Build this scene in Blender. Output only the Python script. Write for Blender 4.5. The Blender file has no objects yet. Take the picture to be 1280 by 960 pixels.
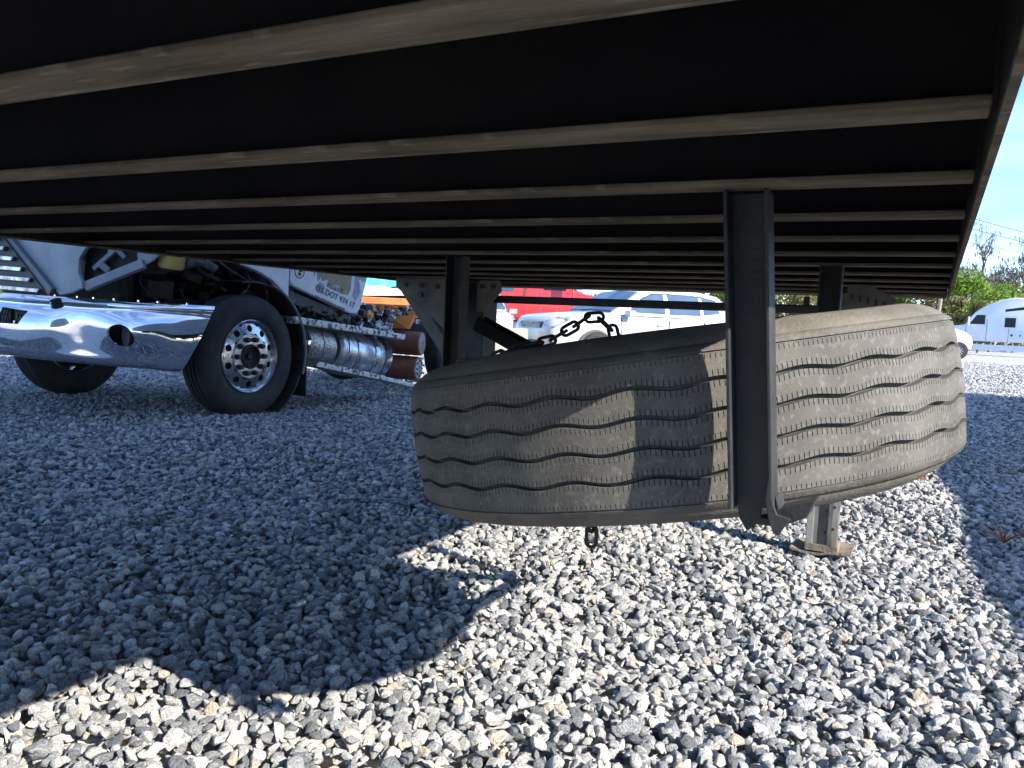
import bpy, bmesh, math, random
import numpy as np
from mathutils import Vector, Matrix
random.seed(7); rng = np.random.default_rng(7)
S = bpy.context.scene
COL = S.collection
R = math.radians

# ------------------------------------------------------------------ camera, sky, sun, exposure
CAM_H = 0.90; YAW = R(27.7); PITCH = math.atan(0.08); ROLL = 0.047
fwd = Vector((-math.sin(YAW)*math.cos(PITCH), math.cos(YAW)*math.cos(PITCH), -math.sin(PITCH)))
right = Vector((math.cos(YAW), math.sin(YAW), 0)); up = right.cross(fwd)
ix = right*math.cos(ROLL)+up*math.sin(ROLL); iy = right*math.sin(ROLL)-up*math.cos(ROLL)
cd = bpy.data.cameras.new('camera'); cam = bpy.data.objects.new('camera', cd); COL.objects.link(cam)
cd.sensor_width = 36; cd.lens = 28.1; cd.clip_start = 0.02; cd.clip_end = 3000
m = Matrix((ix, -iy, -fwd)).transposed().to_4x4(); m.translation = (0, 0, CAM_H); cam.matrix_world = m
S.camera = cam

SUN = Vector((1.63, -0.34, 1.0)).normalized()          # towards the sun
SUN_EL = math.asin(SUN.z); SUN_AZ = math.atan2(SUN.x, SUN.y)
W = bpy.data.worlds.new('World'); S.world = W; W.use_nodes = True
wn = W.node_tree; wn.nodes.clear()
def wnode(t): return wn.nodes.new(t)
wo = wnode('ShaderNodeOutputWorld'); bg = wnode('ShaderNodeBackground'); sky = wnode('ShaderNodeTexSky')
sky.sky_type = 'NISHITA'; sky.sun_disc = False; sky.sun_elevation = SUN_EL; sky.sun_rotation = SUN_AZ
sky.altitude = 10; sky.air_density = 1.0; sky.dust_density = 0.3; sky.ozone_density = 8.0
tc = wnode('ShaderNodeTexCoord'); mp = wnode('ShaderNodeMapping'); mp.inputs['Scale'].default_value = (1.2, 1.2, 7)
nz = wnode('ShaderNodeTexNoise'); nz.inputs['Scale'].default_value = 2.6; nz.inputs['Detail'].default_value = 6
rp = wnode('ShaderNodeValToRGB'); rp.color_ramp.elements[0].position = 0.40; rp.color_ramp.elements[1].position = 0.72
mu = wnode('ShaderNodeMath'); mu.operation = 'MULTIPLY'; mu.inputs[1].default_value = 0.18
mx = wnode('ShaderNodeMix'); mx.data_type = 'RGBA'; mx.inputs[7].default_value = (6.5, 6.9, 7.6, 1)
wn.links.new(tc.outputs['Generated'], mp.inputs['Vector']); wn.links.new(mp.outputs[0], nz.inputs['Vector'])
wn.links.new(nz.outputs[0], rp.inputs[0]); wn.links.new(rp.outputs[0], mu.inputs[0]); wn.links.new(mu.outputs[0], mx.inputs[0])
wn.links.new(sky.outputs[0], mx.inputs[6]); wn.links.new(mx.outputs[2], bg.inputs[0]); bg.inputs[1].default_value = 0.15
wn.links.new(bg.outputs[0], wo.inputs[0])
sl = bpy.data.lights.new('sun', 'SUN'); sl.energy = 4.8; sl.angle = R(0.5); sl.color = (1, 0.91, 0.77)
so = bpy.data.objects.new('sun', sl); COL.objects.link(so); so.rotation_euler = SUN.to_track_quat('Z', 'Y').to_euler(); so.location = (0, 0, 20)
S.view_settings.view_transform = 'Standard'; S.view_settings.look = 'None'; S.view_settings.gamma = 1
S.view_settings.use_curve_mapping = False; S.view_settings.exposure = 1.45
S.cycles.max_bounces = 6; S.cycles.diffuse_bounces = 4; S.cycles.glossy_bounces = 4
S.cycles.use_denoising = True

# ------------------------------------------------------------------ materials
MATS = {}
def mat(name, col, rough=0.6, metal=0.0, col2=None, scale=6.0, lo=0.35, hi=0.65, bump=0.0, bscale=60.0, spec=0.5,
        coat=0.0, col3=None, scale3=20.0, lo3=0.6, hi3=0.7, stretch=(1, 1, 1), rvar=0.0, trans=0.0):
    M = bpy.data.materials.new(name); M.use_nodes = True; MATS[name] = M
    t = M.node_tree; b = t.nodes['Principled BSDF']
    b.inputs['Roughness'].default_value = rough; b.inputs['Metallic'].default_value = metal
    b.inputs['Specular IOR Level'].default_value = spec; b.inputs['Coat Weight'].default_value = coat
    b.inputs['Transmission Weight'].default_value = trans
    b.inputs['Base Color'].default_value = (*col, 1)
    tcn = t.nodes.new('ShaderNodeTexCoord'); mpn = t.nodes.new('ShaderNodeMapping'); mpn.inputs['Scale'].default_value = stretch
    t.links.new(tcn.outputs['Object'], mpn.inputs['Vector'])
    def noise(sc, det=5):
        n = t.nodes.new('ShaderNodeTexNoise'); n.inputs['Scale'].default_value = sc; n.inputs['Detail'].default_value = det
        t.links.new(mpn.outputs[0], n.inputs['Vector']); return n
    def rampf(src, a, c):
        r = t.nodes.new('ShaderNodeMapRange'); r.inputs[1].default_value = a; r.inputs[2].default_value = c
        t.links.new(src, r.inputs[0]); return r.outputs[0]
    out = None
    if col2:
        n = noise(scale); f = rampf(n.outputs[0], lo, hi)
        mi = t.nodes.new('ShaderNodeMix'); mi.data_type = 'RGBA'; mi.inputs[6].default_value = (*col, 1); mi.inputs[7].default_value = (*col2, 1)
        t.links.new(f, mi.inputs[0]); out = mi.outputs[2]
        if rvar:
            ma = t.nodes.new('ShaderNodeMath'); ma.operation = 'MULTIPLY_ADD'; ma.inputs[1].default_value = rvar; ma.inputs[2].default_value = rough
            t.links.new(f, ma.inputs[0]); t.links.new(ma.outputs[0], b.inputs['Roughness'])
    if col3:
        n = noise(scale3); f = rampf(n.outputs[0], lo3, hi3)
        mi = t.nodes.new('ShaderNodeMix'); mi.data_type = 'RGBA'; mi.inputs[7].default_value = (*col3, 1)
        if out: t.links.new(out, mi.inputs[6])
        else: mi.inputs[6].default_value = (*col, 1)
        t.links.new(f, mi.inputs[0]); out = mi.outputs[2]
    if out: t.links.new(out, b.inputs['Base Color'])
    if bump:
        n = noise(bscale, 6); bp = t.nodes.new('ShaderNodeBump'); bp.inputs['Strength'].default_value = bump; bp.inputs['Distance'].default_value = 0.01
        t.links.new(n.outputs[0], bp.inputs['Height']); t.links.new(bp.outputs[0], b.inputs['Normal'])
    return M
mat('black_frame', (0.004, 0.004, 0.005), 0.8, 0, (0.009, 0.008, 0.0075), 5, bump=0.2, bscale=40, spec=0.2)
mat('dusty_flange', (0.150, 0.124, 0.085), 0.9, 0, (0.065, 0.054, 0.038), 9, bump=0.35, bscale=50, col3=(0.23, 0.20, 0.15), scale3=30, lo3=0.58, hi3=0.75, stretch=(0.5, 3, 1), spec=0.15)
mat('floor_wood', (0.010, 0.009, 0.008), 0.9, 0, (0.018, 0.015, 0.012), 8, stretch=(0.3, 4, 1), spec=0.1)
mat('strut_paint', (0.020, 0.022, 0.025), 0.55, 0, (0.034, 0.035, 0.036), 18, bump=0.15, bscale=90, spec=0.35)
mat('bracket_steel', (0.15, 0.14, 0.115), 0.8, 0, (0.085, 0.078, 0.064), 7, bump=0.2, bscale=60, col3=(0.10, 0.05, 0.025), scale3=22, lo3=0.62, hi3=0.74)
mat('leg_steel', (0.45, 0.43, 0.40), 0.38, 0.75, (0.25, 0.2, 0.15), 14, bump=0.2, bscale=70, col3=(0.09, 0.06, 0.04), scale3=30, lo3=0.6, hi3=0.72, stretch=(1, 1, 0.35))
mat('foot_rust', (0.25, 0.205, 0.165), 0.8, 0, (0.16, 0.12, 0.09), 20, bump=0.4, bscale=90)
mat('van_skin', (0.10, 0.11, 0.13), 0.45, 0.1, (0.07, 0.08, 0.10), 2)
mat('rubber_dusty', (0.118, 0.114, 0.105), 0.88, 0, (0.076, 0.073, 0.067), 9, lo=0.35, hi=0.68, bump=0.16, bscale=420, spec=0.25, col3=(0.150, 0.145, 0.134), scale3=110, lo3=0.52, hi3=0.72)
mat('sidewall_dusty', (0.135, 0.127, 0.110), 0.88, 0, (0.092, 0.087, 0.076), 8, bump=0.25, bscale=160, spec=0.2, col3=(0.165, 0.152, 0.128), scale3=20, lo3=0.55, hi3=0.8)
mat('rubber_black', (0.018, 0.019, 0.021), 0.75, 0, (0.035, 0.036, 0.038), 9, bump=0.15, bscale=80, spec=0.35)
mat('chain_steel', (0.035, 0.033, 0.031), 0.55, 0.6, (0.06, 0.045, 0.035), 60, bump=0.2, bscale=200)
mat('chrome', (0.86, 0.86, 0.87), 0.04, 1.0, (0.78, 0.78, 0.79), 5, rvar=0.05)
mat('chrome_dirty', (0.52, 0.53, 0.56), 0.14, 1.0, (0.22, 0.22, 0.24), 14, lo=0.4, hi=0.7, rvar=0.3, bump=0.1, bscale=40)
mat('aluminium_tank', (0.62, 0.63, 0.66), 0.25, 0.9, (0.30, 0.31, 0.33), 8, lo=0.42, hi=0.62, rvar=0.35, bump=0.25, bscale=18)
mat('tread_plate', (0.62, 0.62, 0.62), 0.3, 0.9, (0.28, 0.27, 0.26), 55, lo=.42, hi=.56, bump=1.0, bscale=70)
mat('board_ash', (0.60, 0.60, 0.61), 0.6, 0.3, (0.05, 0.05, 0.055), 26, lo=0.48, hi=0.62, bump=0.5, bscale=60)
mat('burnt_black', (0.008, 0.008, 0.009), 0.7, 0, (0.025, 0.023, 0.022), 16, bump=0.5, bscale=50)
mat('burnt_grey', (0.05, 0.052, 0.058), 0.6, 0.2, (0.16, 0.165, 0.18), 24, lo=0.5, hi=0.75, bump=0.5, bscale=60)
mat('hood_grey', (0.25, 0.275, 0.305), 0.5, 0.1, (0.18, 0.20, 0.225), 4, bump=0.08, bscale=30)
mat('hood_edge', (0.10, 0.115, 0.14), 0.5)
mat('cab_white', (0.66, 0.70, 0.75), 0.45, 0, (0.50, 0.55, 0.62), 5, col3=(0.22, 0.26, 0.31), scale3=9, lo3=0.66, hi3=0.72, bump=0.08, bscale=20)
mat('door_burnt', (0.66, 0.70, 0.76), 0.45, 0, (0.53, 0.58, 0.65), 6, col3=(0.30, 0.26, 0.16), scale3=2.6, lo3=0.60, hi3=0.64, bump=0.12, bscale=14)
mat('scorch', (0.33, 0.29, 0.18), 0.7, 0, (0.22, 0.19, 0.12), 12, bump=0.2, bscale=40)
mat('scorch_blue', (0.16, 0.20, 0.27), 0.6, 0, (0.30, 0.35, 0.42), 18)
mat('ink', (0.03, 0.035, 0.045), 0.6)
mat('ink_red', (0.10, 0.05, 0.06), 0.6)
mat('yellow_plastic', (0.52, 0.36, 0.10), 0.5, 0, (0.40, 0.30, 0.12), 10)
mat('rust_red', (0.20, 0.065, 0.040), 0.75, 0, (0.12, 0.045, 0.032), 9, bump=0.2, bscale=60, col3=(0.28, 0.13, 0.09), scale3=25, lo3=0.6, hi3=0.75)
mat('cap_grey', (0.30, 0.28, 0.27), 0.6, 0.2, (0.20, 0.15, 0.13), 20)
mat('drum_grey', (0.42, 0.44, 0.45), 0.5, 0.3, (0.25, 0.26, 0.27), 20)
mat('orange_paint', (0.60, 0.20, 0.055), 0.6, 0, (0.42, 0.13, 0.04), 6, bump=0.1)
mat('orange_bright', (0.75, 0.27, 0.05), 0.6)
mat('tarp_blue', (0.05, 0.40, 0.66), 0.5, 0, (0.14, 0.58, 0.80), 5, bump=0.5, bscale=8)
mat('tarp_white', (0.72, 0.74, 0.76), 0.6, 0, (0.45, 0.55, 0.65), 6, bump=0.4, bscale=8)
mat('car_white', (0.47, 0.48, 0.50), 0.25, 0, None, coat=0.6)
mat('car_red', (0.62, 0.035, 0.035), 0.3, 0, (0.52, 0.03, 0.03), 2, coat=0.5)
mat('car_navy', (0.03, 0.06, 0.10), 0.3, 0, None, coat=0.5)
mat('truck_white', (0.60, 0.63, 0.68), 0.35, 0, (0.54, 0.58, 0.64), 0.7, coat=0.3)
mat('glass_dark', (0.012, 0.016, 0.026), 0.25, 0.0, None, spec=0.25)
mat('glass_blue', (0.04, 0.07, 0.12), 0.08, 0.0, (0.06, 0.10, 0.16), 2, spec=0.5)
mat('lamp_lens', (0.55, 0.58, 0.62), 0.12, 0.5, (0.25, 0.27, 0.30), 30)
mat('plastic_dark', (0.02, 0.021, 0.023), 0.55)
mat('wheel_silver', (0.45, 0.46, 0.48), 0.35, 0.7)
mat('teal_plastic', (0.06, 0.24, 0.27), 0.5)
mat('concrete', (0.42, 0.39, 0.34), 0.9, 0, (0.32, 0.30, 0.27), 8, bump=0.3)
mat('pole_wood', (0.30, 0.26, 0.21), 0.9, 0, (0.22, 0.19, 0.15), 3, stretch=(4, 4, .3))
mat('wire', (0.05, 0.05, 0.055), 0.7)
mat('bark_grey', (0.14, 0.128, 0.115), 0.95, 0, (0.13, 0.12, 0.11), 4)
mat('moss_grey', (0.15, 0.13, 0.11), 0.95, 0, (0.11, 0.10, 0.088), 3)
def leafmat(name, a, b, c):
    M = mat(name, a, 0.7, 0, b, 0.55, 0.35, 0.65, col3=c, scale3=1.3, lo3=0.55, hi3=0.72, spec=0.2)
    t = M.node_tree; p = t.nodes['Principled BSDF']; o = t.nodes['Material Output']
    tr = t.nodes.new('ShaderNodeBsdfTranslucent'); ms = t.nodes.new('ShaderNodeMixShader'); ms.inputs[0].default_value = 0.35
    l = p.inputs['Base Color'].links[0].from_socket
    t.links.new(l, tr.inputs[0]); t.links.new(p.outputs[0], ms.inputs[1]); t.links.new(tr.outputs[0], ms.inputs[2]); t.links.new(ms.outputs[0], o.inputs[0])
leafmat('leaf_lime', (0.17, 0.27, 0.035), (0.11, 0.19, 0.03), (0.25, 0.30, 0.06))
leafmat('leaf_green', (0.10, 0.17, 0.035), (0.07, 0.12, 0.03), (0.15, 0.20, 0.05))
leafmat('leaf_olive', (0.19, 0.17, 0.06), (0.14, 0.14, 0.05), (0.24, 0.19, 0.08))
leafmat('leaf_dry', (0.42, 0.16, 0.04), (0.30, 0.10, 0.03), (0.5, 0.25, 0.08))

# stones: colour by instance, speckled crystals
def stone_material(name, instanced):
    M = bpy.data.materials.new(name); M.use_nodes = True; MATS[name] = M
    t = M.node_tree; b = t.nodes['Principled BSDF']; b.inputs['Roughness'].default_value = 0.8; b.inputs['Specular IOR Level'].default_value = 0.3
    N = t.nodes.new; L = t.links.new
    tcn = N('ShaderNodeTexCoord'); ramp = N('ShaderNodeValToRGB'); cr = ramp.color_ramp; cr.interpolation = 'LINEAR'
    stops = [(0, (0.13, 0.145, 0.165)), (0.12, (0.21, 0.228, 0.250)), (0.34, (0.345, 0.360, 0.378)), (0.58, (0.475, 0.485, 0.490)), (0.80, (0.59, 0.59, 0.585)),
             (0.925, (0.69, 0.685, 0.67)), (0.945, (0.50, 0.43, 0.36)), (0.97, (0.58, 0.51, 0.41)), (1.0, (0.73, 0.725, 0.71))]
    while len(cr.elements) < len(stops): cr.elements.new(0.5)
    for e, (p, c) in zip(cr.elements, stops): e.position = p; e.color = (*c, 1)
    sp = N('ShaderNodeTexNoise'); sp.inputs['Scale'].default_value = 4.0 if instanced else 260; sp.inputs['Detail'].default_value = 4; sp.inputs['Roughness'].default_value = 0.75
    if instanced:
        oi = N('ShaderNodeObjectInfo'); L(oi.outputs['Random'], ramp.inputs[0])
        cb = N('ShaderNodeVectorMath'); cb.operation = 'ADD'; L(tcn.outputs['Object'], cb.inputs[0])
        ml = N('ShaderNodeMath'); ml.operation = 'MULTIPLY'; ml.inputs[1].default_value = 57; L(oi.outputs['Random'], ml.inputs[0])
        L(ml.outputs[0], cb.inputs[1]); L(cb.outputs[0], sp.inputs['Vector'])
    else:
        vo = N('ShaderNodeTexVoronoi'); vo.inputs['Scale'].default_value = 26; L(tcn.outputs['Object'], vo.inputs['Vector'])
        sx = N('ShaderNodeSeparateColor'); L(vo.outputs['Color'], sx.inputs[0]); L(sx.outputs[0], ramp.inputs[0])
        L(tcn.outputs['Object'], sp.inputs['Vector'])
        bp = N('ShaderNodeBump'); bp.inputs['Strength'].default_value = 1.0; bp.inputs['Distance'].default_value = 0.03; bp.invert = True
        L(vo.outputs['Distance'], bp.inputs['Height']); L(bp.outputs[0], b.inputs['Normal'])
    mr = N('ShaderNodeMapRange'); mr.inputs[1].default_value = 0.35; mr.inputs[2].default_value = 0.65; mr.inputs[3].default_value = 0.55; mr.inputs[4].default_value = 1.4
    L(sp.outputs[0], mr.inputs[0])
    vm = N('ShaderNodeVectorMath'); vm.operation = 'SCALE'; L(ramp.outputs[0], vm.inputs[0]); L(mr.outputs[0], vm.inputs['Scale'])
    L(vm.outputs[0], b.inputs['Base Color'])
    if instanced:
        bp = N('ShaderNodeBump'); bp.inputs['Strength'].default_value = 0.6; bp.inputs['Distance'].default_value = 0.15
        L(sp.outputs[0], bp.inputs['Height']); L(bp.outputs[0], b.inputs['Normal'])
    return M
stone_material('gravel_stone', True); stone_material('gravel_bed', False)

# ------------------------------------------------------------------ mesh helpers
def rotm(a, b):
    """matrix whose z axis points from a to b"""
    d = (Vector(b)-Vector(a)).normalized(); return d.to_track_quat('Z', 'X').to_matrix()
class MB:
    def __init__(s): s.v = []; s.f = []
    def add(s, vs, fs):
        o = len(s.v); s.v += [tuple(v) for v in vs]; s.f += [tuple(i+o for i in f) for f in fs]; return s
    def box(s, c, d, rot=None):
        c = Vector(c); h = Vector(d)/2; vs = []
        for x in (-1, 1):
            for y in (-1, 1):
                for z in (-1, 1):
                    p = Vector((x*h.x, y*h.y, z*h.z)); vs.append(c+(rot @ p if rot else p))
        return s.add(vs, [(0, 1, 3, 2), (4, 6, 7, 5), (0, 4, 5, 1), (2, 3, 7, 6), (0, 2, 6, 4), (1, 5, 7, 3)])
    def bar(s, a, b, w, h, upv=(0, 0, 1)):
        """rectangular bar from a to b, w across, h along upv"""
        a, b = Vector(a), Vector(b); d = (b-a).normalized(); x = d.cross(Vector(upv)).normalized(); y = x.cross(d)
        vs = [p+x*(sx*w/2)+y*(sy*h/2) for p in (a, b) for sx, sy in ((-1, -1), (1, -1), (1, 1), (-1, 1))]
        return s.add(vs, [(3, 2, 1, 0), (4, 5, 6, 7), (0, 1, 5, 4), (1, 2, 6, 5), (2, 3, 7, 6), (3, 0, 4, 7)])
    def cyl(s, a, b, r, r2=None, n=20, cap=True):
        r2 = r if r2 is None else r2; M = rotm(a, b); vs = []
        for p, rr in ((Vector(a), r), (Vector(b), r2)):
            vs += [p+M @ Vector((rr*math.cos(2*math.pi*i/n), rr*math.sin(2*math.pi*i/n), 0)) for i in range(n)]
        fs = [(i, (i+1) % n, n+(i+1) % n, n+i) for i in range(n)]
        if cap: fs += [tuple(range(n-1, -1, -1)), tuple(range(n, 2*n))]
        return s.add(vs, fs)
    def lathe(s, prof, a, axis, n=32, a0=0, a1=2*math.pi, close=False):
        """profile (r, t) turned about the axis through a"""
        a = Vector(a); M = rotm((0, 0, 0), axis); full = abs(a1-a0-2*math.pi) < 1e-6; m = n if full else n+1; vs = []
        for i in range(m):
            th = a0+(a1-a0)*i/n
            vs += [a+M @ Vector((r*math.cos(th), r*math.sin(th), t)) for r, t in prof]
        k = len(prof); fs = []
        for i in range(n):
            j = (i+1) % m
            for q in range(k if close else k-1):
                q2 = (q+1) % k
                fs.append((i*k+q, j*k+q, j*k+q2, i*k+q2))
        return s.add(vs, fs)
    def tube(s, pts, r, n=8, closed=False):
        pts = [Vector(p) for p in pts]; k = len(pts); rs = r if isinstance(r, (list, tuple)) else [r]*k; vs = []; px = None
        for i, p in enumerate(pts):
            d = (pts[(i+1) % k]-pts[i-1]) if closed else (pts[min(i+1, k-1)]-pts[max(i-1, 0)]); d.normalize()
            if px is None: px = d.orthogonal().normalized()
            px = (px-d*px.dot(d)); px = px.normalized() if px.length > 1e-6 else d.orthogonal().normalized(); py = d.cross(px)
            vs += [p+(px*math.cos(2*math.pi*j/n)+py*math.sin(2*math.pi*j/n))*rs[i] for j in range(n)]
        fs = []
        for i in range(k if closed else k-1):
            a, b = i*n, ((i+1) % k)*n
            fs += [(a+j, a+(j+1) % n, b+(j+1) % n, b+j) for j in range(n)]
        if not closed: fs += [tuple(range(n-1, -1, -1)), tuple(range((k-1)*n, k*n))]
        return s.add(vs, fs)
    def prism(s, poly, offs):
        """planar polygon (3-D points) pushed by offs"""
        n = len(poly); a = [Vector(p) for p in poly]; b = [p+Vector(offs) for p in a]
        return s.add(a+b, [tuple(range(n-1, -1, -1)), tuple(range(n, 2*n))]+[(i, (i+1) % n, n+(i+1) % n, n+i) for i in range(n)])
    def grid(s, P, closeu=False):
        nu, nv = len(P), len(P[0]); fs = []
        for i in range(nu if closeu else nu-1):
            for j in range(nv-1): fs.append((i*nv+j, ((i+1) % nu)*nv+j, ((i+1) % nu)*nv+j+1, i*nv+j+1))
        return s.add([p for row in P for p in row], fs)
    def build(s, name, m, parent=None, smooth=None, bevel=0, seg=2, loc=None):
        me = bpy.data.meshes.new(name); me.from_pydata(s.v, [], s.f)
        bm = bmesh.new(); bm.from_mesh(me); bmesh.ops.recalc_face_normals(bm, faces=bm.faces)
        if bevel: bmesh.ops.bevel(bm, geom=[e for e in bm.edges if e.is_manifold and e.calc_face_angle(0) > 0.35], offset=bevel, segments=seg, affect='EDGES', profile=0.5, clamp_overlap=True)
        bm.to_mesh(me); bm.free()
        if smooth is not None: shade(me, smooth)
        me.materials.append(MATS[m]); return link(name, me, parent, loc)
def shade(me, ang):
    me.polygons.foreach_set('use_smooth', [True]*len(me.polygons))
    me.set_sharp_from_angle(angle=R(ang)) if ang < 180 else None
def link(name, me, parent=None, loc=None):
    o = bpy.data.objects.new(name, me); COL.objects.link(o)
    if parent: o.parent = parent
    if loc is not None: o.location = loc
    return o
def tag(o, label=None, cat=None, group=None, kind=None):
    for k, v in (('label', label), ('category', cat), ('group', group), ('kind', kind)):
        if v: o[k] = v
    return o
def thing(name, label, cat, loc=(0, 0, 0), rz=0, group=None):
    o = bpy.data.objects.new(name, None); COL.objects.link(o); o.location = loc; o.rotation_euler = (0, 0, rz); o.empty_display_size = 0.1
    return tag(o, label, cat, group)
def copy_tree(o, parent=None):
    c = o.copy(); COL.objects.link(c); c.parent = parent
    for ch in list(o.children): copy_tree(ch, c)
    return c

# ------------------------------------------------------------------ ground
g = MB(); n = 60; ex = 900
g.add([(-ex, -ex, -0.036), (ex, -ex, -0.036), (ex, ex, -0.036), (-ex, ex, -0.036)], [(0, 1, 2, 3)])
tag(g.build('ground', 'gravel_bed'), kind='structure')

# gravel: crushed stones scattered over the yard (geometry nodes, one object)
pc = bpy.data.collections.new('stone_shapes')
for k in range(12):
    bm = bmesh.new(); npt = 15
    e = (1.0, random.uniform(0.62, 0.95), random.uniform(0.42, 0.72))
    for i in range(npt):
        v = Vector((random.gauss(0, 1), random.gauss(0, 1), random.gauss(0, 1))).normalized()*random.uniform(0.82, 1.05)
        bm.verts.new((v.x*e[0], v.y*e[1], v.z*e[2]))
    bmesh.ops.convex_hull(bm, input=bm.verts); bmesh.ops.delete(bm, geom=[v for v in bm.verts if not v.link_faces], context='VERTS')
    bmesh.ops.dissolve_limit(bm, angle_limit=R(14), verts=bm.verts, edges=bm.edges)
    bmesh.ops.bevel(bm, geom=list(bm.edges), offset=0.085, segments=1, affect='EDGES', clamp_overlap=True)
    bmesh.ops.triangulate(bm, faces=bm.faces)
    me = bpy.data.meshes.new('stone_shape'); bm.to_mesh(me); bm.free(); shade(me, 24); me.materials.append(MATS['gravel_stone'])
    pc.objects.link(bpy.data.objects.new('stone_shape', me))
def scatter(d0, d1, dens, smin, smax, zl, zh):
    area = 0.80*(d1*d1-d0*d0)+1.6*(d1-d0); k = int(area*dens)
    d = np.sqrt(rng.uniform(d0*d0, d1*d1, k)); u = rng.uniform(-1, 1, k)*(0.80*d+0.8)
    x = u*math.cos(YAW)-d*math.sin(YAW); y = u*math.sin(YAW)+d*math.cos(YAW)
    und = 0.012*np.sin(x*2.1+1.3*np.sin(y*1.4))+0.010*np.sin(y*2.9+x)
    z = rng.uniform(zl, zh, k)+und
    s = rng.uniform(smin, smax, k)*np.where(rng.uniform(0, 1, k) < 0.14, 1.35, 1)*np.where(rng.uniform(0, 1, k) < 0.03, 1.35, 1)
    return np.stack([x, y, z], 1), s
parts = [scatter(0.5, 3.6, 1900, 0.012, 0.023, -0.022, -0.004), scatter(0.5, 3.6, 1350, 0.012, 0.0255, -0.002, 0.011),
         scatter(3.6, 8, 2000, 0.014, 0.026, -0.016, 0.012), scatter(8, 17, 620, 0.022, 0.036, -0.016, 0.012), scatter(17, 34, 110, 0.028, 0.045, -0.015, 0.01)]
P = np.concatenate([p for p, _ in parts]); SC = np.concatenate([s for _, s in parts]); K = len(P)
me = bpy.data.meshes.new('gravel'); me.vertices.add(K); me.vertices.foreach_set('co', P.astype(np.float32).ravel())
a = me.attributes.new('rot', 'FLOAT_VECTOR', 'POINT'); rr = rng.uniform(0, 6.283, (K, 3)); rr[:, :2] = rng.normal(0, 0.55, (K, 2)); a.data.foreach_set('vector', rr.astype(np.float32).ravel())
a = me.attributes.new('scl', 'FLOAT', 'POINT'); a.data.foreach_set('value', SC.astype(np.float32))
a = me.attributes.new('idx', 'INT', 'POINT'); a.data.foreach_set('value', rng.integers(0, 12, K).astype(np.int32))
gravel = link('gravel', me); tag(gravel, 'loose crushed grey and white gravel covering the yard', 'gravel', kind='stuff')
gt = bpy.data.node_groups.new('gravel_scatter', 'GeometryNodeTree')
gt.interface.new_socket('Geometry', in_out='INPUT', socket_type='NodeSocketGeometry'); gt.interface.new_socket('Geometry', in_out='OUTPUT', socket_type='NodeSocketGeometry')
gi = gt.nodes.new('NodeGroupInput'); go = gt.nodes.new('NodeGroupOutput'); iop = gt.nodes.new('GeometryNodeInstanceOnPoints'); ci = gt.nodes.new('GeometryNodeCollectionInfo')
ci.inputs[0].default_value = pc; ci.inputs['Separate Children'].default_value = True; ci.inputs['Reset Children'].default_value = True
def named(nm, ty):
    q = gt.nodes.new('GeometryNodeInputNamedAttribute'); q.data_type = ty; q.inputs[0].default_value = nm; return [o for o in q.outputs if o.enabled][0]
gt.links.new(gi.outputs[0], iop.inputs['Points']); gt.links.new(ci.outputs[0], iop.inputs['Instance']); iop.inputs['Pick Instance'].default_value = True
gt.links.new(named('idx', 'INT'), iop.inputs['Instance Index']); gt.links.new(named('rot', 'FLOAT_VECTOR'), iop.inputs['Rotation']); gt.links.new(named('scl', 'FLOAT'), iop.inputs['Scale'])
gt.links.new(iop.outputs[0], go.inputs[0])
gravel.modifiers.new('scatter', 'NODES').node_group = gt

# ------------------------------------------------------------------ the trailer overhead
ZB = 1.08; XR = 0.036; XL = -2.42
T = thing('trailer', 'long trailer overhead seen from below, black crossmembers with dusty lower flanges', 'trailer', (0, 0, 0))
mem = MB()
xa, xb = XL+0.012, XR-0.012
web = MB().box(((xa+xb)/2, 0, 0.058), (xb-xa, 0.008, 0.100)).box(((xa+xb)/2, 0, 0.112), (xb-xa, 0.06, 0.007))
web_me = None; fl_me = None
Ys = [0.43+0.305*k for k in range(-9, 11)]
for i, y in enumerate(Ys):
    if web_me is None:
        w = web.build('crossmember', 'black_frame', T, loc=(0, y, ZB)); web_me = w.data
        f = MB().box(((xa+xb)/2, 0, 0.0035), (xb-xa, 0.050, 0.0075)).build('lower_flange', 'dusty_flange', w, bevel=0.002); fl_me = f.data
    else:
        w = link('crossmember', web_me, T, (0, y, ZB)); link('lower_flange', fl_me, w)
pl_me = None
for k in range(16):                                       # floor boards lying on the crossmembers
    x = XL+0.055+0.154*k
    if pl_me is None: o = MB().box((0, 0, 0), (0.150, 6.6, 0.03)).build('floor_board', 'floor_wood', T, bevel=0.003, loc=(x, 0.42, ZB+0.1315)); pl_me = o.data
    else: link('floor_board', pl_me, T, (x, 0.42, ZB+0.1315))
for x, sx in ((XR, 1), (XL, -1)):
    r = MB().box((x-sx*0.004, 0.42, ZB+0.10), (0.008, 6.7, 0.21)); MB().box((x-sx*0.0035, 0.42, ZB-0.0085), (0.007, 6.7, 0.006)).build('rail_lip', 'dusty_flange', T)
    r.build('side_rail', 'black_frame', T)
MB().box(((XR+XL)/2, -1.7, 3.08), (XR-XL-0.03, 14.6, 3.66)).build('van_body', 'van_skin', T, bevel=0.02)  # unseen body, made taller than a real van so its shadow covers the truck
MB().box(((XR+XL)/2, 6.45, 3.14), (XR-XL-0.04, 1.68, 3.52)).build('body_shade_box', 'van_skin', T, bevel=0.02)  # unseen box added ahead of the body to keep the burnt truck's rear shaded
MB().box(((XR+XL)/2, -2.98, ZB+0.07), (XR-XL-0.1, 0.1, 0.14)).build('rear_bolster', 'black_frame', T)
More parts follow.
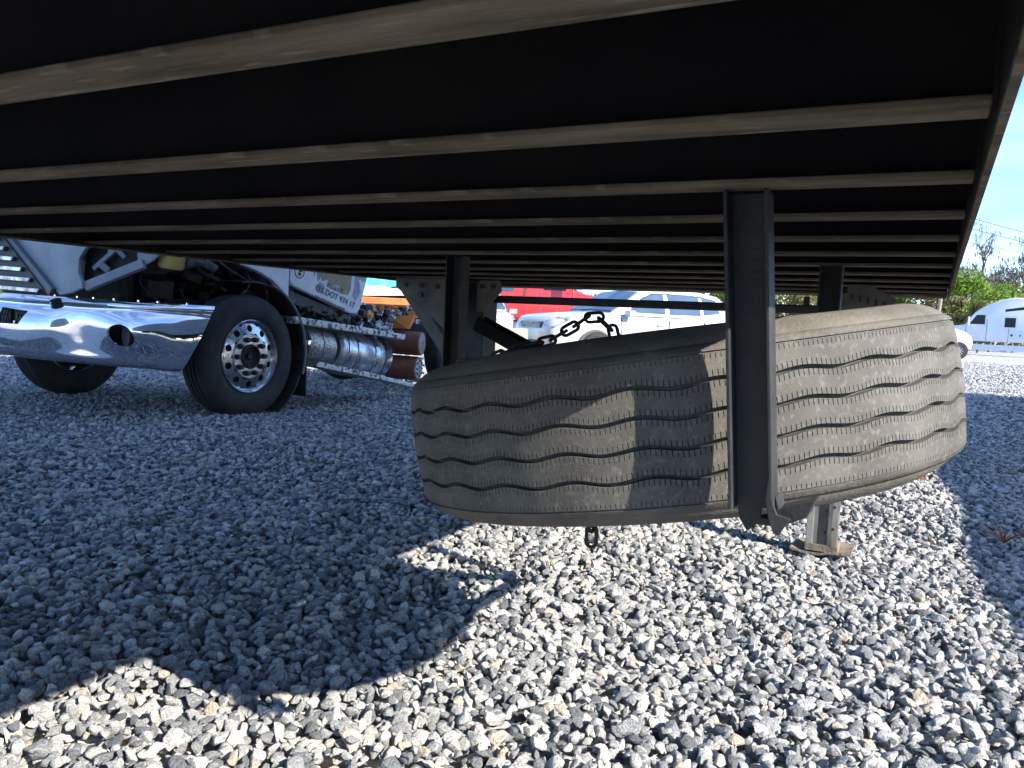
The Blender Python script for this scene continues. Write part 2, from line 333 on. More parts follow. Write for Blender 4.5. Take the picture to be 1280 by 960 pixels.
b = MB().box(((XR+XL)/2, 3.70, ZB+0.055), (XR-XL-0.02, 0.10, 0.13)); b.box(((XR+XL)/2, 3.66, ZB-0.006), (XR-XL-0.16, 0.20, 0.010))
b.build('front_bolster', 'dusty_flange', T, bevel=0.003)
MB().box(((XR+XL)/2, 4.65, ZB+0.16), (XR-XL-0.1, 1.8, 0.05)).build('nose_plate', 'bracket_steel', T)

# hanger struts of the spare carrier: channels open towards the rear, fins at the foot
def channel(x, y, zlo, zhi, w=0.056, d=0.036, t=0.005, fins=False):
    q = MB(); q.box((x, y+d, (zlo+zhi)/2), (w, t, zhi-zlo))
    for s in (-1, 1):
        X = x+s*(w/2-t/2)
        if fins:
            pts = [(y, zhi), (y+d-t/2, zhi), (y+d-t/2, zlo+0.0), (y+d+0.055, zlo-0.004), (y+d+0.066, zlo+0.012), (y+d+0.078, zlo-0.012), (y+d+0.05, zlo-0.026), (y+d*0.6, zlo-0.022), (y+0.006, zlo-0.012), (y-0.002, zlo+0.02)]
            q.prism([(X-t/2, a_, b_) for a_, b_ in pts], (t, 0, 0))
        else: q.box((X, y+d/2-t/2, (zlo+zhi)/2), (t, d, zhi-zlo))
    return q
q = channel(-0.228, 1.045, 0.668, ZB-0.001); q.v = [(x+(ZB-z)*0.085, y, z) for x, y, z in q.v]
for poly, y_, t_ in (([(-0.222, 0.690), (-0.182, 0.690), (-0.186, 0.658), (-0.192, 0.643), (-0.203, 0.634), (-0.214, 0.650)], 1.0800, 0.0045),
                     ([(-0.1735, 0.72), (-0.1695, 0.72), (-0.168, 0.69), (-0.160, 0.670), (-0.143, 0.667), (-0.156, 0.644), (-0.163, 0.645), (-0.170, 0.662), (-0.176, 0.688)], 1.042, 0.005),
                     ([(-0.166, 0.690), (-0.160, 0.674), (-0.118, 0.690), (-0.126, 0.668), (-0.150, 0.655), (-0.164, 0.660)], 1.060, 0.045)):
    q.prism([(x, y_, z) for x, z in poly], (0, t_, 0))
s1 = q.build('hanger_strut', 'strut_paint', T, bevel=0.0012)
channel(-0.252, 2.22, 0.60, ZB-0.001).build('hanger_strut', 'strut_paint', T, bevel=0.0012)
channel(-1.258, 2.00, 0.42, ZB-0.001, w=0.058).build('hanger_strut', 'strut_paint', T, bevel=0.0012)
MB().bar((-0.215, 1.27, 0.606), (-0.252, 2.24, 0.590), 0.050, 0.012).build('carrier_rail', 'strut_paint', T, bevel=0.002)
MB().bar((-1.258, 2.02, 0.42), (-0.262, 2.22, 0.59), 0.050, 0.012).build('carrier_rail', 'strut_paint', T, bevel=0.002)

# landing gear
def landing_leg(x, y, m_='bracket_steel'):
    L = MB(); L.box((x, y, 0.74), (0.135, 0.135, 0.66)); u = L.build('landing_gear_leg', m_, T, bevel=0.006)
    q = MB().box((x, y, 0.245), (0.105, 0.105, 0.40))
    for s in (-1, 1): q.box((x+s*0.047, y-0.056, 0.245), (0.026, 0.012, 0.40))
    q.box((x-0.06, y, 0.245), (0.012, 0.05, 0.40)); q.build('inner_tube', 'leg_steel', u, bevel=0.003)
    MB().box((x, y-0.0545, 0.245), (0.036, 0.006, 0.39)).build('slot_strip', 'strut_paint', u)
    for k in range(3): MB().cyl((x+0.04, y-0.061, 0.12+0.09*k), (x+0.04, y-0.0635, 0.12+0.09*k), 0.006, n=10).build('pin_hole', 'plastic_dark', u)
    ft = MB(); P_ = []
    for i in range(9):
        row = []
        for j in range(9):
            a_, b_ = -1+i/4, -1+j/4
            row.append((x+a_*0.115, y+b_*0.10, 0.016+0.020*max(abs(a_), abs(b_))**4*(1 if a_ > 0 else 0.6)+0.004*math.sin(3*a_+b_)))
        P_.append(row)
    ft.grid(P_); lo = [[(p[0], p[1], p[2]-0.010) for p in row] for row in P_]; ft.grid(lo)
    ring = [(i, 0) for i in range(8)]+[(8, j) for j in range(8)]+[(8-i, 8) for i in range(8)]+[(0, 8-j) for j in range(8)]
    for q_ in range(32):
        a_, b_ = ring[q_], ring[(q_+1) % 32]; ft.add([P_[a_[0]][a_[1]], P_[b_[0]][b_[1]], lo[b_[0]][b_[1]], lo[a_[0]][a_[1]]], [(0, 1, 2, 3)])
    ft.box((x, y, 0.036), (0.125, 0.125, 0.028)); ft.build('foot_plate', 'foot_rust', u, smooth=40)
    return u
landing_leg(-0.345, 3.48); landing_leg(-2.00, 3.42, 'strut_paint')
def bolt_row(parent, pts, r=0.012, ax=(0, -1, 0), m='plastic_dark'):
    for p in pts:
        MB().cyl(p, Vector(p)+Vector(ax)*0.012, r, n=6).build('bolt', m, parent)
def plate(name, poly, y, t, m='bracket_steel', parent=None): return MB().prism([(x, y, z) for x, z in poly], (0, t, 0)).build(name, m, parent or T, bevel=0.001)
pg = plate('gusset_plate', [(-2.33, 1.078), (-1.93, 1.078), (-1.93, 0.80), (-1.99, 0.80), (-2.10, 0.885), (-2.33, 1.035)], 3.18, 0.008)
bolt_row(pg, [(-2.27, 3.18, 1.045), (-2.18, 3.18, 1.045), (-2.09, 3.18, 1.04), (-2.18, 3.18, 1.0)])
MB().bar((-2.36, 3.30, 1.03), (-2.02, 3.34, 0.60), 0.010, 0.05, (1, 0, 0.8)).bar((-2.33, 3.28, 1.03), (-1.99, 3.32, 0.60), 0.05, 0.008, (0, 1, 0)).build('diagonal_brace', 'bracket_steel', T, bevel=0.001)
pg = plate('gusset_plate', [(-1.92, 1.078), (-1.80, 1.078), (-1.79, 1.03), (-1.88, 0.93), (-1.92, 0.93)], 3.26, 0.008)
bolt_row(pg, [(-1.89, 3.26, 1.05), (-1.83, 3.26, 1.05)])
MB().bar((-1.97, 3.34, 0.875), (-1.50, 3.34, 0.675), 0.008, 0.065, (0.4, 0, 1)).bar((-1.97, 3.37, 0.90), (-1.50, 3.37, 0.70), 0.05, 0.008, (0, 1, 0)).build('diagonal_brace', 'black_frame', T, bevel=0.001)
MB().bar((-1.93, 3.44, 0.998), (-0.412, 3.44, 0.998), 0.036, 0.036).build('cross_shaft', 'strut_paint', T, bevel=0.006)
MB().cyl((-0.475, 3.44, 1.0165), (-0.475, 3.44, 1.05), 0.012, n=10).build('shaft_pin', 'strut_paint', T)
pg = plate('gusset_plate', [(-0.285, 1.078), (-0.215, 1.078), (-0.125, 1.030), (-0.150, 0.992), (-0.165, 0.965), (-0.30, 0.965), (-0.30, 1.0), (-0.283, 1.005)], 3.02, 0.008)
for k in range(5):
    MB().box((-0.268+0.026*k, 3.018, 1.035-0.006*k), (0.009, 0.004, 0.022)).build('slot', 'plastic_dark', pg)

# ------------------------------------------------------------------ spare tyre
TN = Vector((-0.186, -0.022, 0.982)).normalized()
TC = Vector((-0.463, 1.579, 0.733))
tyre = thing('spare_tyre', 'worn dusty truck tyre slung flat under the trailer with wavy tread grooves', 'tyre', TC)
tx = Vector((1, 0, 0)); tx = (tx-TN*tx.dot(TN)).normalized(); ty = TN.cross(tx)
tyre.scale = (1, 1, 0.965); tyre.location.z += 0.005
tyre.rotation_euler = Matrix((tx, ty, TN)).transposed().to_euler()
def tyre_tread(R0=0.52, nw=27, ns=432):
    cols = [-0.1125, -0.1115, -0.1102, -0.1090, -0.1035, -0.1030, -0.0975, -0.0970]     # shoulder line and its cuts
    G = [-0.066, -0.022, 0.022, 0.066]; off = [-0.0125, -0.0120, -0.0080, -0.0041, -0.0034, -0.0028, 0.0, 0.0028, 0.0034, 0.0041, 0.0080, 0.0120, 0.0125]
    zc = [(-0.1125, 0), (-0.1095, 0), (-0.1090, 0), (-0.1065, 0), (-0.1060, 0), (-0.0990, 0), (-0.0985, 0), (-0.088, 0)]
    kind = ['e', 'e', 'g', 'g', 'e', 's', 'e', 'e']
    for gi_, g0 in enumerate(G):
        for o_ in off:
            zc.append((g0+o_, 1)); kind.append('g' if abs(o_) <= 0.0028 else ('s' if 0.0040 < abs(o_) < 0.0122 else 'e'))
        if gi_ < 3: zc.append((g0+0.022, 1)); kind.append('e')
    zc += [(-z, w) for z, w in zc[:8][::-1]]; kind += kind[:8][::-1]
    # ends of sipe strips stay on the surface
    kind = ['e' if (k_ == 's' and i in ()) else k_ for i, k_ in enumerate(kind)]
    nth = ns*4; th = np.zeros(nth); si = np.zeros(nth)
    base = np.arange(ns)/ns*2*np.pi; dth = 2*np.pi/ns
    fr = np.array([0.0, 0.30, 0.335, 0.50]); ins = np.array([0, 0, 0, 0])
    fr = np.array([0.0, 0.035, 0.135, 0.17]); ins = np.array([0, 1, 1, 0])
    th = (base[:, None]+dth*fr[None]).ravel(); si = np.tile(ins, ns)
    cell = np.repeat(np.arange(ns), 4)
    wave = np.sin(th*nw); wave = 0.0046*np.sign(wave)*np.abs(wave)**0.8
    per = ns//nw
    rows = []
    zc_ = np.array([z for z, _ in zc]); wz = np.array([w for _, w in zc]); kd = np.array(kind)
    V = np.zeros((nth, len(zc), 3))
    jit = rng.uniform(0.6, 1.0, (ns, len(zc)))
    big = ((np.arange(ns) % per) == 3)
    for j in range(len(zc)):
        fade = 1.0 if wz[j] else 0.0
        ph = 0.25*np.round((zc_[j]+0.066)/0.044)
        z = zc_[j]+fade*0.0034*np.sin(th*nw+ph)*(1+0.15*np.sin(3*th))
        r = R0-0.55*zc_[j]**2+0.0009*np.sin(5*th+20*zc_[j])
        if kd[j] == 'g':
            dep = 0.014 if abs(zc_[j]) < 0.09 else 0.0035
            r = r-dep
        elif kd[j] == 's':
            r = r-si*0.0045*jit[cell, j]
        if abs(zc_[j]) > 0.1122: r = r-0.0015
        V[:, j, 0] = r*np.cos(th); V[:, j, 1] = r*np.sin(th); V[:, j, 2] = z
    nv = len(zc); I = np.arange(nth)[:, None]*nv+np.arange(nv-1)[None]; J = ((np.arange(nth)+1) % nth)[:, None]*nv+np.arange(nv-1)[None]
    F = np.stack([I, J, J+1, I+1], -1).reshape(-1, 4)
    me = bpy.data.meshes.new('tread'); me.vertices.add(nth*nv); me.vertices.foreach_set('co', V.astype(np.float32).ravel())
    me.loops.add(F.size); me.loops.foreach_set('vertex_index', F.ravel().astype(np.int32)); me.polygons.add(len(F))
    me.polygons.foreach_set('loop_start', (np.arange(len(F))*4).astype(np.int32)); me.update(calc_edges=True)
    shade(me, 35); me.materials.append(MATS['rubber_dusty']); return link('tread', me, tyre)
tyre_tread()
for s in (1, -1):
    pr = [(0.5115, 0.1120), (0.508, 0.1155), (0.502, 0.121), (0.4995, 0.1205), (0.498, 0.1240), (0.485, 0.1345), (0.468, 0.1430), (0.4665, 0.1415), (0.464, 0.1440), (0.44, 0.1490), (0.41, 0.1500), (0.385, 0.147), (0.383, 0.1490), (0.379, 0.1485), (0.35, 0.138), (0.325, 0.124), (0.318, 0.126), (0.312, 0.121), (0.298, 0.108), (0.288, 0.095), (0.30, 0.08), (0.33, 0.10), (0.40, 0.125), (0.46, 0.11), (0.49, 0.06), (0.495, 0.0)]
    q = MB(); q.lathe([(r, s*t) for r, t in pr], (0, 0, 0), (0, 0, 1), n=160)
    rngl = random.Random(5)
    q.v = [(x*(1+0.004*math.sin(4*math.atan2(y, x)+s)), y*(1+0.004*math.sin(4*math.atan2(y, x)+s)), z+0.003*math.sin(3*math.atan2(y, x))*min(1, max(0, (0.5-math.hypot(x, y))*20))) for x, y, z in q.v]
    q.build('sidewall', 'sidewall_dusty', tyre, smooth=60)

# ------------------------------------------------------------------ chains
LINK = MB(); pts = []
for i in range(24):
    a_ = 2*math.pi*i/24; x, y = 0.0112*math.cos(a_), 0.0112*math.sin(a_)
    pts.append((x, y+(0.0125 if y > 0 else -0.0125), 0))
LINK.tube(pts, 0.0044, 8, closed=True)
link_me = None
def chain(label, path, group=None, scale=1.0, phase=0):
    global link_me
    path = [Vector(p) for p in path]; root = thing('chain', label, 'chain', path[0])
    step = 0.0345*scale; cur = []; d = 0; tot = 0
    for i in range(len(path)-1):
        a_, b_ = path[i], path[i+1]; L_ = (b_-a_).length; t_ = d
        while t_ < L_: cur.append((a_.lerp(b_, t_/L_), (b_-a_).normalized())); t_ += step
        d = t_-L_
    for i, (p, dr) in enumerate(cur):
        if link_me is None: o = LINK.build('chain_link', 'chain_steel', root, smooth=60); link_me = o.data
        else: o = link('chain_link', link_me, root)
        x = Vector((0, 0, 1)); x = (x-dr*x.dot(dr)); x = x.normalized() if x.length > 0.05 else Vector((1, 0, 0))
        z = x.cross(dr).normalized(); x = dr.cross(z)
        M = Matrix((x, dr, z)).transposed() @ Matrix.Rotation(((i+phase) % 2)*math.pi/2+random.uniform(-.25, .25), 3, 'Y')
        o.rotation_euler = M.to_euler(); o.location = p-path[0]; o.scale = (scale,)*3
    return root
chain('dark steel chain lying across the top of the spare tyre, looped at its upper end',
      [(-0.985, 1.62, 0.79), (-0.93, 1.60, 0.795), (-0.86, 1.585, 0.822), (-0.80, 1.60, 0.846), (-0.755, 1.605, 0.858), (-0.70, 1.61, 0.892), (-0.675, 1.62, 0.912), (-0.655, 1.635, 0.915), (-0.625, 1.655, 0.885), (-0.61, 1.66, 0.83), (-0.60, 1.66, 0.76)], scale=0.88)
chain('short chain end hanging below the underside of the spare tyre', [(-0.580, 1.475, 0.600), (-0.577, 1.472, 0.448)], scale=0.9, phase=0)

# ------------------------------------------------------------------ truck wheels
def sector_disc(q, c, ax, r0, r1, rh, hr, n, t0, t1):
    """annulus r0..r1 with n round holes of radius hr on the circle rh, seen along ax"""
    M = rotm((0, 0, 0), ax); c = Vector(c); m_ = 16
    zf = lambda r: t0+(t1-t0)*(r-r0)/(r1-r0)
    for k in range(n):
        ca = 2*math.pi*k/n; w = math.pi/n; H_ = []; B_ = []
        for i in range(m_):
            a_ = 2*math.pi*i/m_; dx, dy = math.cos(a_), math.sin(a_)
            H_.append((rh+hr*dx, hr*dy/rh+ca))
            sc = min(((r1-rh)/dx if dx > 0 else (r0-rh)/dx) if abs(dx) > 1e-6 else 9, (w/abs(dy) if abs(dy) > 1e-6 else 9)*rh)
            B_.append((rh+dx*sc, ca+dy*sc/rh))
        vs = [c+M @ Vector((r*math.cos(t), r*math.sin(t), zf(r))) for r, t in H_+B_]
        vs += [c+M @ Vector((r*math.cos(t), r*math.sin(t), zf(r)-0.03)) for r, t in H_]
        q.add(vs, [(i, (i+1) % m_, m_+(i+1) % m_, m_+i) for i in range(m_)]+[((i+1) % m_, i, 2*m_+i, 2*m_+(i+1) % m_) for i in range(m_)])
def truck_wheel(parent, c, side, r=0.505, w=0.28, detail=True):
    """c is the tyre's centre, side +1/-1 the outer side along x"""
    c = Vector(c); ax = (side, 0, 0)
    wh = bpy.data.objects.new('wheel', None); COL.objects.link(wh); wh.parent = parent; wh.location = c; wh.empty_display_size = 0.1
    h = w/2
    pr = [(0.29, -h*.7), (0.30, -h*.85), (0.36, -h), (0.44, -h*.98), (r-.03, -h*.85), (r-.005, -h*.72), (r, -h*.6)]
    for g0 in (-.3, 0, .3): pr += [(r, h*(g0-.06)), (r-.012, h*(g0-.05)), (r-.012, h*(g0+.05)), (r, h*(g0+.06))]
    pr += [(a_, -b_) for a_, b_ in pr[:7][::-1]]
    MB().lathe(pr, (0, 0, 0), ax, n=72).build('tyre', 'rubber_black', wh, smooth=50)
    rim = MB(); rim.lathe([(0.292, -h*.7), (0.27, -h*.6), (0.262, 0.0), (0.272, h*.60), (0.284, h*.72), (0.300, h*.84), (0.302, h*.90), (0.296, h*.93), (0.286, h*.88), (0.276, h*.76), (0.270, h*.70)], (0, 0, 0), ax, n=64)
    sector_disc(rim, (0, 0, 0), ax, 0.185, 0.272, 0.229, 0.028, 10, h*.86, h*.70)
    rim.lathe([(0.185, h*.86), (0.178, h*.90), (0.10, h*.90), (0.092, h*.84)], (0, 0, 0), ax, n=48)
    rm = rim.build('rim', 'chrome_dirty', wh, smooth=35)
    if detail:
        MB().lathe([(0.0, h*.5), (0.26, h*.5)], (0, 0, 0), ax, n=32).build('drum', 'burnt_black', wh)
        M = rotm((0, 0, 0), ax)
        for k in range(10):
            a_ = 2*math.pi*(k+.5)/10; p = M @ Vector((0.143*math.cos(a_), 0.143*math.sin(a_), h*.90)); d = Vector(ax)
            MB().cyl(p, p+d*0.035, 0.023, 0.017, n=12).build('lug_nut', 'plastic_dark', rm, smooth=40)
        MB().lathe([(0.105, h*.84), (0.100, h*.98), (0.088, h*1.02), (0.084, h*1.02), (0.080, h*.80), (0.03, h*.72), (0.025, h*.9), (0.0, h*.9)], (0, 0, 0), ax, n=32).build('hub', 'burnt_black', wh, smooth=40)
    return wh

# ------------------------------------------------------------------ burnt white truck with its hood tipped open
BT = thing('burnt_truck', 'burnt white semi truck with tipped open hood and wrinkled chrome bumper', 'truck', (-6.2, 5.5, 0))
BO = Vector((-6.2, 5.5, 0))
class WB(MB):                                             # built in world coordinates, stored relative to the truck
    def build(s, *a_, **k_):
        s.v = [tuple(Vector(v)-BO) for v in s.v]; return MB.build(s, *a_, **k_)
truck_wheel(BT, Vector((-5.09, 4.81, 0.50))-BO, 1); truck_wheel(BT, Vector((-7.33, 4.81, 0.50))-BO, -1)
for y in (8.55,):
    for x, sd in ((-5.35, 1), (-7.05, -1)): truck_wheel(BT, Vector((x, y, 0.50))-BO, sd, detail=False)
# chrome bumper: plan curve swept with a bulging section
half = [(-6.2, 3.52), (-5.98, 3.545), (-5.80, 3.61), (-5.60, 3.70), (-5.38, 3.81), (-5.18, 3.94), (-4.97, 4.12), (-4.84, 4.33)]
def catmull(pts, m_):
    out = []
    for i in range(len(pts)-1):
        p0, p1, p2, p3 = [Vector(pts[min(max(i+d, 0), len(pts)-1)]) for d in (-1, 0, 1, 2)]
        for k in range(m_):
            t = k/m_; out.append(0.5*((2*p1)+(p2-p0)*t+(2*p0-5*p1+4*p2-p3)*t*t+(3*p1-p0-3*p2+p3)*t**3))
    out.append(Vector(pts[-1])); return out
cv = catmull([Vector((x, y, 0)) for x, y in half], 8)
plan = [Vector((-12.4-p.x, p.y, 0)) for p in cv[::-1]][:-1]+cv
secs = [(0.0, -0.060), (0.04, -0.012), (0.10, 0.012), (0.2, 0.020), (0.35, 0.036), (0.5, 0.045), (0.65, 0.040), (0.78, 0.018), (0.86, -0.004), (0.93, 0.006), (1.0, -0.025)]
secs = [(a_.x, a_.y) for a_ in catmull([Vector((u, o_, 0)) for u, o_ in secs], 3)]
Pf, Pb = [], []
for i, p in enumerate(plan):
    tg = (plan[min(i+1, len(plan)-1)]-plan[max(i-1, 0)]).normalized(); nr = Vector((tg.y, -tg.x, 0)); e = (p.x+6.2)
    end = max(0, (abs(e)-1.05)/0.26); zt = 0.925-0.02*abs(e); zb_ = 0.455-0.045*abs(e); rf, rb = [], []
    for u, o_ in secs:
        wv = 0.016*math.sin(5.2*e+3.1*u)*math.sin(math.pi*u)+0.022*math.exp(-((e-0.42)**2)/.012-((u-.55)**2)/.10)-0.026*math.exp(-((e-0.66)**2)/.020-((u-.55)**2)/.12)+0.040*math.exp(-((e-1.0)**2)/.02-((u-.55)**2)/.08)
        q_ = p+nr*(o_+wv)-tg*(0.20*end*(1-u)*(1 if e > 0 else -1)); z = zb_+(zt-zb_)*u
        rf.append((q_.x, q_.y, z)); q2 = q_-nr*0.012; rb.append((q2.x, q2.y, z))
    Pf.append(rf); Pb.append(rb)
bmp = WB(); nv = len(secs); nu = len(plan); bmp.grid(Pf); bmp.grid(Pb)
for i in range(nu-1):
    for j in (0, nv-1): bmp.add([Pf[i][j], Pf[i+1][j], Pb[i+1][j], Pb[i][j]], [(0, 1, 2, 3)])
for i in (0, nu-1):
    for j in range(nv-1): bmp.add([Pf[i][j], Pf[i][j+1], Pb[i][j+1], Pb[i][j]], [(0, 1, 2, 3)])
bumper = bmp.build('bumper', 'chrome', BT)
bm = bmesh.new(); bm.from_mesh(bumper.data); bmesh.ops.remove_doubles(bm, verts=bm.verts, dist=1e-5); bmesh.ops.recalc_face_normals(bm, faces=bm.faces); bm.to_mesh(bumper.data); bm.free()
def cut(target, cutters):
    for c_ in cutters:
        md = target.modifiers.new('cut', 'BOOLEAN'); md.object = c_; md.operation = 'DIFFERENCE'; md.solver = 'EXACT'
    bpy.context.view_layer.update(); dg = bpy.context.evaluated_depsgraph_get()
    nm = bpy.data.meshes.new_from_object(target.evaluated_get(dg)); target.modifiers.clear(); target.data = nm
    for c_ in cutters: bpy.data.objects.remove(c_)
cuts = []
for sx in (1, -1):
    X = lambda x: -6.2+sx*(x+6.2)
    cuts.append(WB().cyl((X(-5.32), 3.6, 0.655), (X(-5.16), 4.05, 0.655), 0.080, n=32).build('cutter', 'chrome', BT))
    cuts.append(WB().cyl((X(-5.76), 3.4, 0.865), (X(-5.68), 3.9, 0.865), 0.042, n=24).build('cutter', 'chrome', BT))
    cuts.append(WB().prism([(X(-6.14), 3.3, 0.70), (X(-5.95), 3.3, 0.70), (X(-5.90), 3.3, 0.80), (X(-6.14), 3.3, 0.82)], (0, 0.5, 0)).build('cutter', 'chrome', BT))
cut(bumper, cuts); shade(bumper.data, 40)
for sx in (1, -1):
    X = lambda x: -6.2+sx*(x+6.2)
    f = WB().cyl((X(-5.265), 3.88, 0.655), (X(-5.18), 4.12, 0.655), 0.088, n=32).build('lamp_recess', 'plastic_dark', BT)
    mesh_ = WB().box((X(-6.02), 3.62, 0.76), (0.30, 0.02, 0.16)).build('intake_backing', 'plastic_dark', BT)
    mm = WB()
    for k in range(9):
        x0 = -6.16+k*0.036
        mm.bar((X(x0), 3.606, 0.69), (X(x0+0.06), 3.606, 0.83), 0.006, 0.006, (0, 1, 0)); mm.bar((X(x0+0.06), 3.604, 0.69), (X(x0), 3.604, 0.83), 0.006, 0.006, (0, 1, 0))
    mm.build('intake_mesh', 'hood_edge', mesh_)
for k in range(7):
    x = -5.75+0.13*k; i = min(range(nu), key=lambda q_: abs(Pf[q_][-1][0]-x)); p = Pf[i][-1]
    WB().cyl((p[0], p[1]+0.012, p[2]-0.002), (p[0], p[1]+0.012, p[2]+0.012), 0.010, n=10).build('rivet', 'chrome', bumper if False else BT)
# hood tipped forward
hood = WB().prism([(-6.44, 3.72, 1.40), (-6.9, 3.74, 1.95), (-5.2, 3.78, 1.95), (-5.36, 3.74, 1.315), (-5.50, 3.72, 1.27), (-5.555, 3.71, 1.20), (-5.55, 3.70, 1.09), (-5.51, 3.70, 1.03), (-5.50, 3.70, 0.985), (-5.62, 3.69, 0.945), (-5.74, 3.68, 0.925)], (0.0, 0.03, 0)).build('hood', 'hood_grey', BT, bevel=0.006)
WB().bar((-6.48, 3.70, 1.40), (-5.80, 3.668, 0.945), 0.07, 0.04, (0, 1, 0)).build('hood_edge_trim', 'hood_edge', hood if False else BT, bevel=0.005)
fl = WB(); fl.bar((-5.52, 3.74, 0.995), (-5.16, 3.95, 1.185), 0.07, 0.045, (0, 1, 0)); fl.build('hood_flange', 'hood_grey', BT, bevel=0.004)
WB().prism([(-5.20, 3.94, 1.15), (-5.10, 3.98, 1.21), (-4.98, 4.02, 1.32), (-5.02, 4.02, 1.40), (-5.24, 3.94, 1.36), (-5.22, 3.94, 1.20)], (0, 0.012, 0)).build('hood_flange', 'hood_grey', BT, bevel=0.003)
WB().prism([(-5.62, 3.82, 1.35), (-5.10, 4.05, 1.35), (-5.14, 4.05, 1.20), (-5.52, 3.82, 1.02), (-5.62, 3.80, 1.05)], (0, 0.02, 0)).build('lamp_housing', 'burnt_black', BT)
hs = WB(); hs.bar((-5.52, 3.80, 1.13), (-5.30, 3.88, 1.33), 0.035, 0.02, (0, 1, 0)); hs.bar((-5.36, 3.80, 1.34), (-5.28, 3.88, 1.22), 0.03, 0.02, (0, 1, 0)); hs.bar((-5.45, 3.80, 1.17), (-5.40, 3.84, 1.12), .05, .02, (0, 1, 0))
hs.build('lamp_bracket', 'hood_grey', BT, bevel=0.004)
WB().prism([(-5.42, 3.84, 1.25), (-5.31, 3.88, 1.27), (-5.29, 3.88, 1.33), (-5.39, 3.84, 1.34)], (0, 0.01, 0)).build('broken_lamp', 'lamp_lens', BT)
gb = WB().prism([(-6.95, 3.66, 1.45), (-6.42, 3.66, 1.36), (-5.86, 3.64, 0.955), (-6.95, 3.64, 0.955)], (0, 0.02, 0)).build('grille', 'plastic_dark', BT)
for k in range(6):
    z = 1.37-0.078*k; xe = -6.44+(1.37-z)*1.40
    WB().prism([(-6.95, 3.62, z+0.02), (xe, 3.62, z-0.012), (xe-0.02, 3.62, z-0.046), (-6.95, 3.62, z-0.014)], (0, 0.035, 0)).build('grille_bar', 'chrome_dirty', gb, bevel=0.006)
# engine bay
eng = WB(); rl = random.Random(3)
eng.box((-6.2, 4.75, 1.05), (0.95, 1.5, 0.75)); eng.box((-6.2, 4.02, 1.15), (1.5, 0.12, 0.9)); eng.box((-5.45, 5.0, 0.80), (0.18, 1.4, 0.28))
for k in range(90):
    p = Vector((rl.uniform(-6.6, -5.28), rl.uniform(4.05, 5.3), rl.uniform(0.95, 1.75)))
    eng.box(p, (rl.uniform(.05, .25), rl.uniform(.05, .25), rl.uniform(.04, .22)), Matrix.Rotation(rl.uniform(0, 3), 3, 'Z') @ Matrix.Rotation(rl.uniform(-.5, .5), 3, 'X'))
eng.build('engine', 'burnt_black', BT, bevel=0.006)
for k in range(26):
    p = Vector((rl.uniform(-5.9, -5.15), rl.uniform(4.15, 5.2), rl.uniform(1.05, 1.6))); pts = [p]
    for i in range(6): pts.append(pts[-1]+Vector((rl.uniform(-.12, .12), rl.uniform(-.12, .12), rl.uniform(-.13, .08))))
    WB().tube([v for v in catmull(pts, 3)], rl.uniform(.006, .022), 8).build('hose', 'burnt_black' if k % 4 else 'burnt_grey', BT, smooth=60)
WB().lathe([(0, -.07), (.085, -.07), (.095, -.05), (.095, .10), (.085, .115), (.055, .12), (.055, .15), (0, .15)], (-5.10, 4.14, 1.235), (0.15, 0, 1), n=24).build('reservoir', 'yellow_plastic', BT, smooth=50)
WB().tube([(-5.15, 4.22, 1.20), (-4.98, 4.30, 1.24), (-4.92, 4.40, 1.18)], [0.05, 0.045, 0.03], 10).build('hose', 'burnt_grey', BT, smooth=60)
# wheel arch and mud guard
arch = WB(); arch.lathe([(0.60, -0.28), (0.60, 0.13), (0.585, 0.13), (0.585, -0.28)], (-5.09, 4.83, 0.52), (1, 0, 0), n=40, a0=R(-200), a1=R(12), close=True)
arch.build('wheel_arch', 'burnt_black', BT, smooth=40)
lip = WB(); ax_, az_ = 4.83, 0.52
lip.tube([(-4.945, 4.83+0.605*math.cos(a_), 0.52+0.605*math.sin(a_)) for a_ in [R(-18+6*k) for k in range(16)]], 0.013, 8); lip.build('arch_lip', 'hood_edge', BT, smooth=60)
WB().box((-5.12, 5.46, 0.36), (0.34, 0.012, 0.46)).build('mud_flap', 'burnt_black', BT)
# cab: cowl panel, sagging door, shell
cw = WB().prism([(-4.95, 4.70, 1.24), (-4.95, 4.86, 1.20), (-4.95, 5.02, 1.14), (-4.95, 5.14, 1.06), (-4.95, 5.215, 0.98), (-4.95, 5.215, 1.9), (-4.95, 4.70, 1.9)], (-0.05, 0, 0)).build('cowl_panel', 'cab_white', BT, bevel=0.006)
WB().prism([(-4.99, 4.55, 1.28), (-4.99, 4.86, 1.19), (-4.99, 4.86, 1.42), (-4.99, 4.55, 1.42)], (-0.05, 0, 0)).build('cowl_insulation', 'burnt_grey', BT, bevel=0.01)
door = WB().prism([(-4.945, 5.228, 1.145), (-4.945, 5.26, 1.105), (-4.945, 6.02, 0.895), (-4.945, 6.12, 0.888), (-4.945, 6.18, 0.93), (-4.945, 6.31, 1.33), (-4.945, 6.45, 1.75), (-4.945, 5.235, 1.85)], (-0.06, 0, 0)).build('door', 'door_burnt', BT, bevel=0.012, seg=3)
def skin(pts, m_, name, x=-4.9435): return WB().prism([(x, a_, b_) for a_, b_ in pts], (0.0012, 0, 0)).build(name, m_, door)
skin([(5.62, 1.33), (5.60, 1.22), (5.63, 1.17), (5.70, 1.185), (5.78, 1.15), (5.86, 1.14), (5.90, 1.07), (5.99, 1.06), (6.03, 1.12), (6.05, 1.34)], 'scorch', 'scorched_patch')
skin([(6.09, 1.26), (6.17, 1.29), (6.21, 1.24), (6.15, 1.21), (6.18, 1.10), (6.10, 1.01), (6.06, 1.06), (6.09, 1.15)], 'scorch_blue', 'paint_burn')
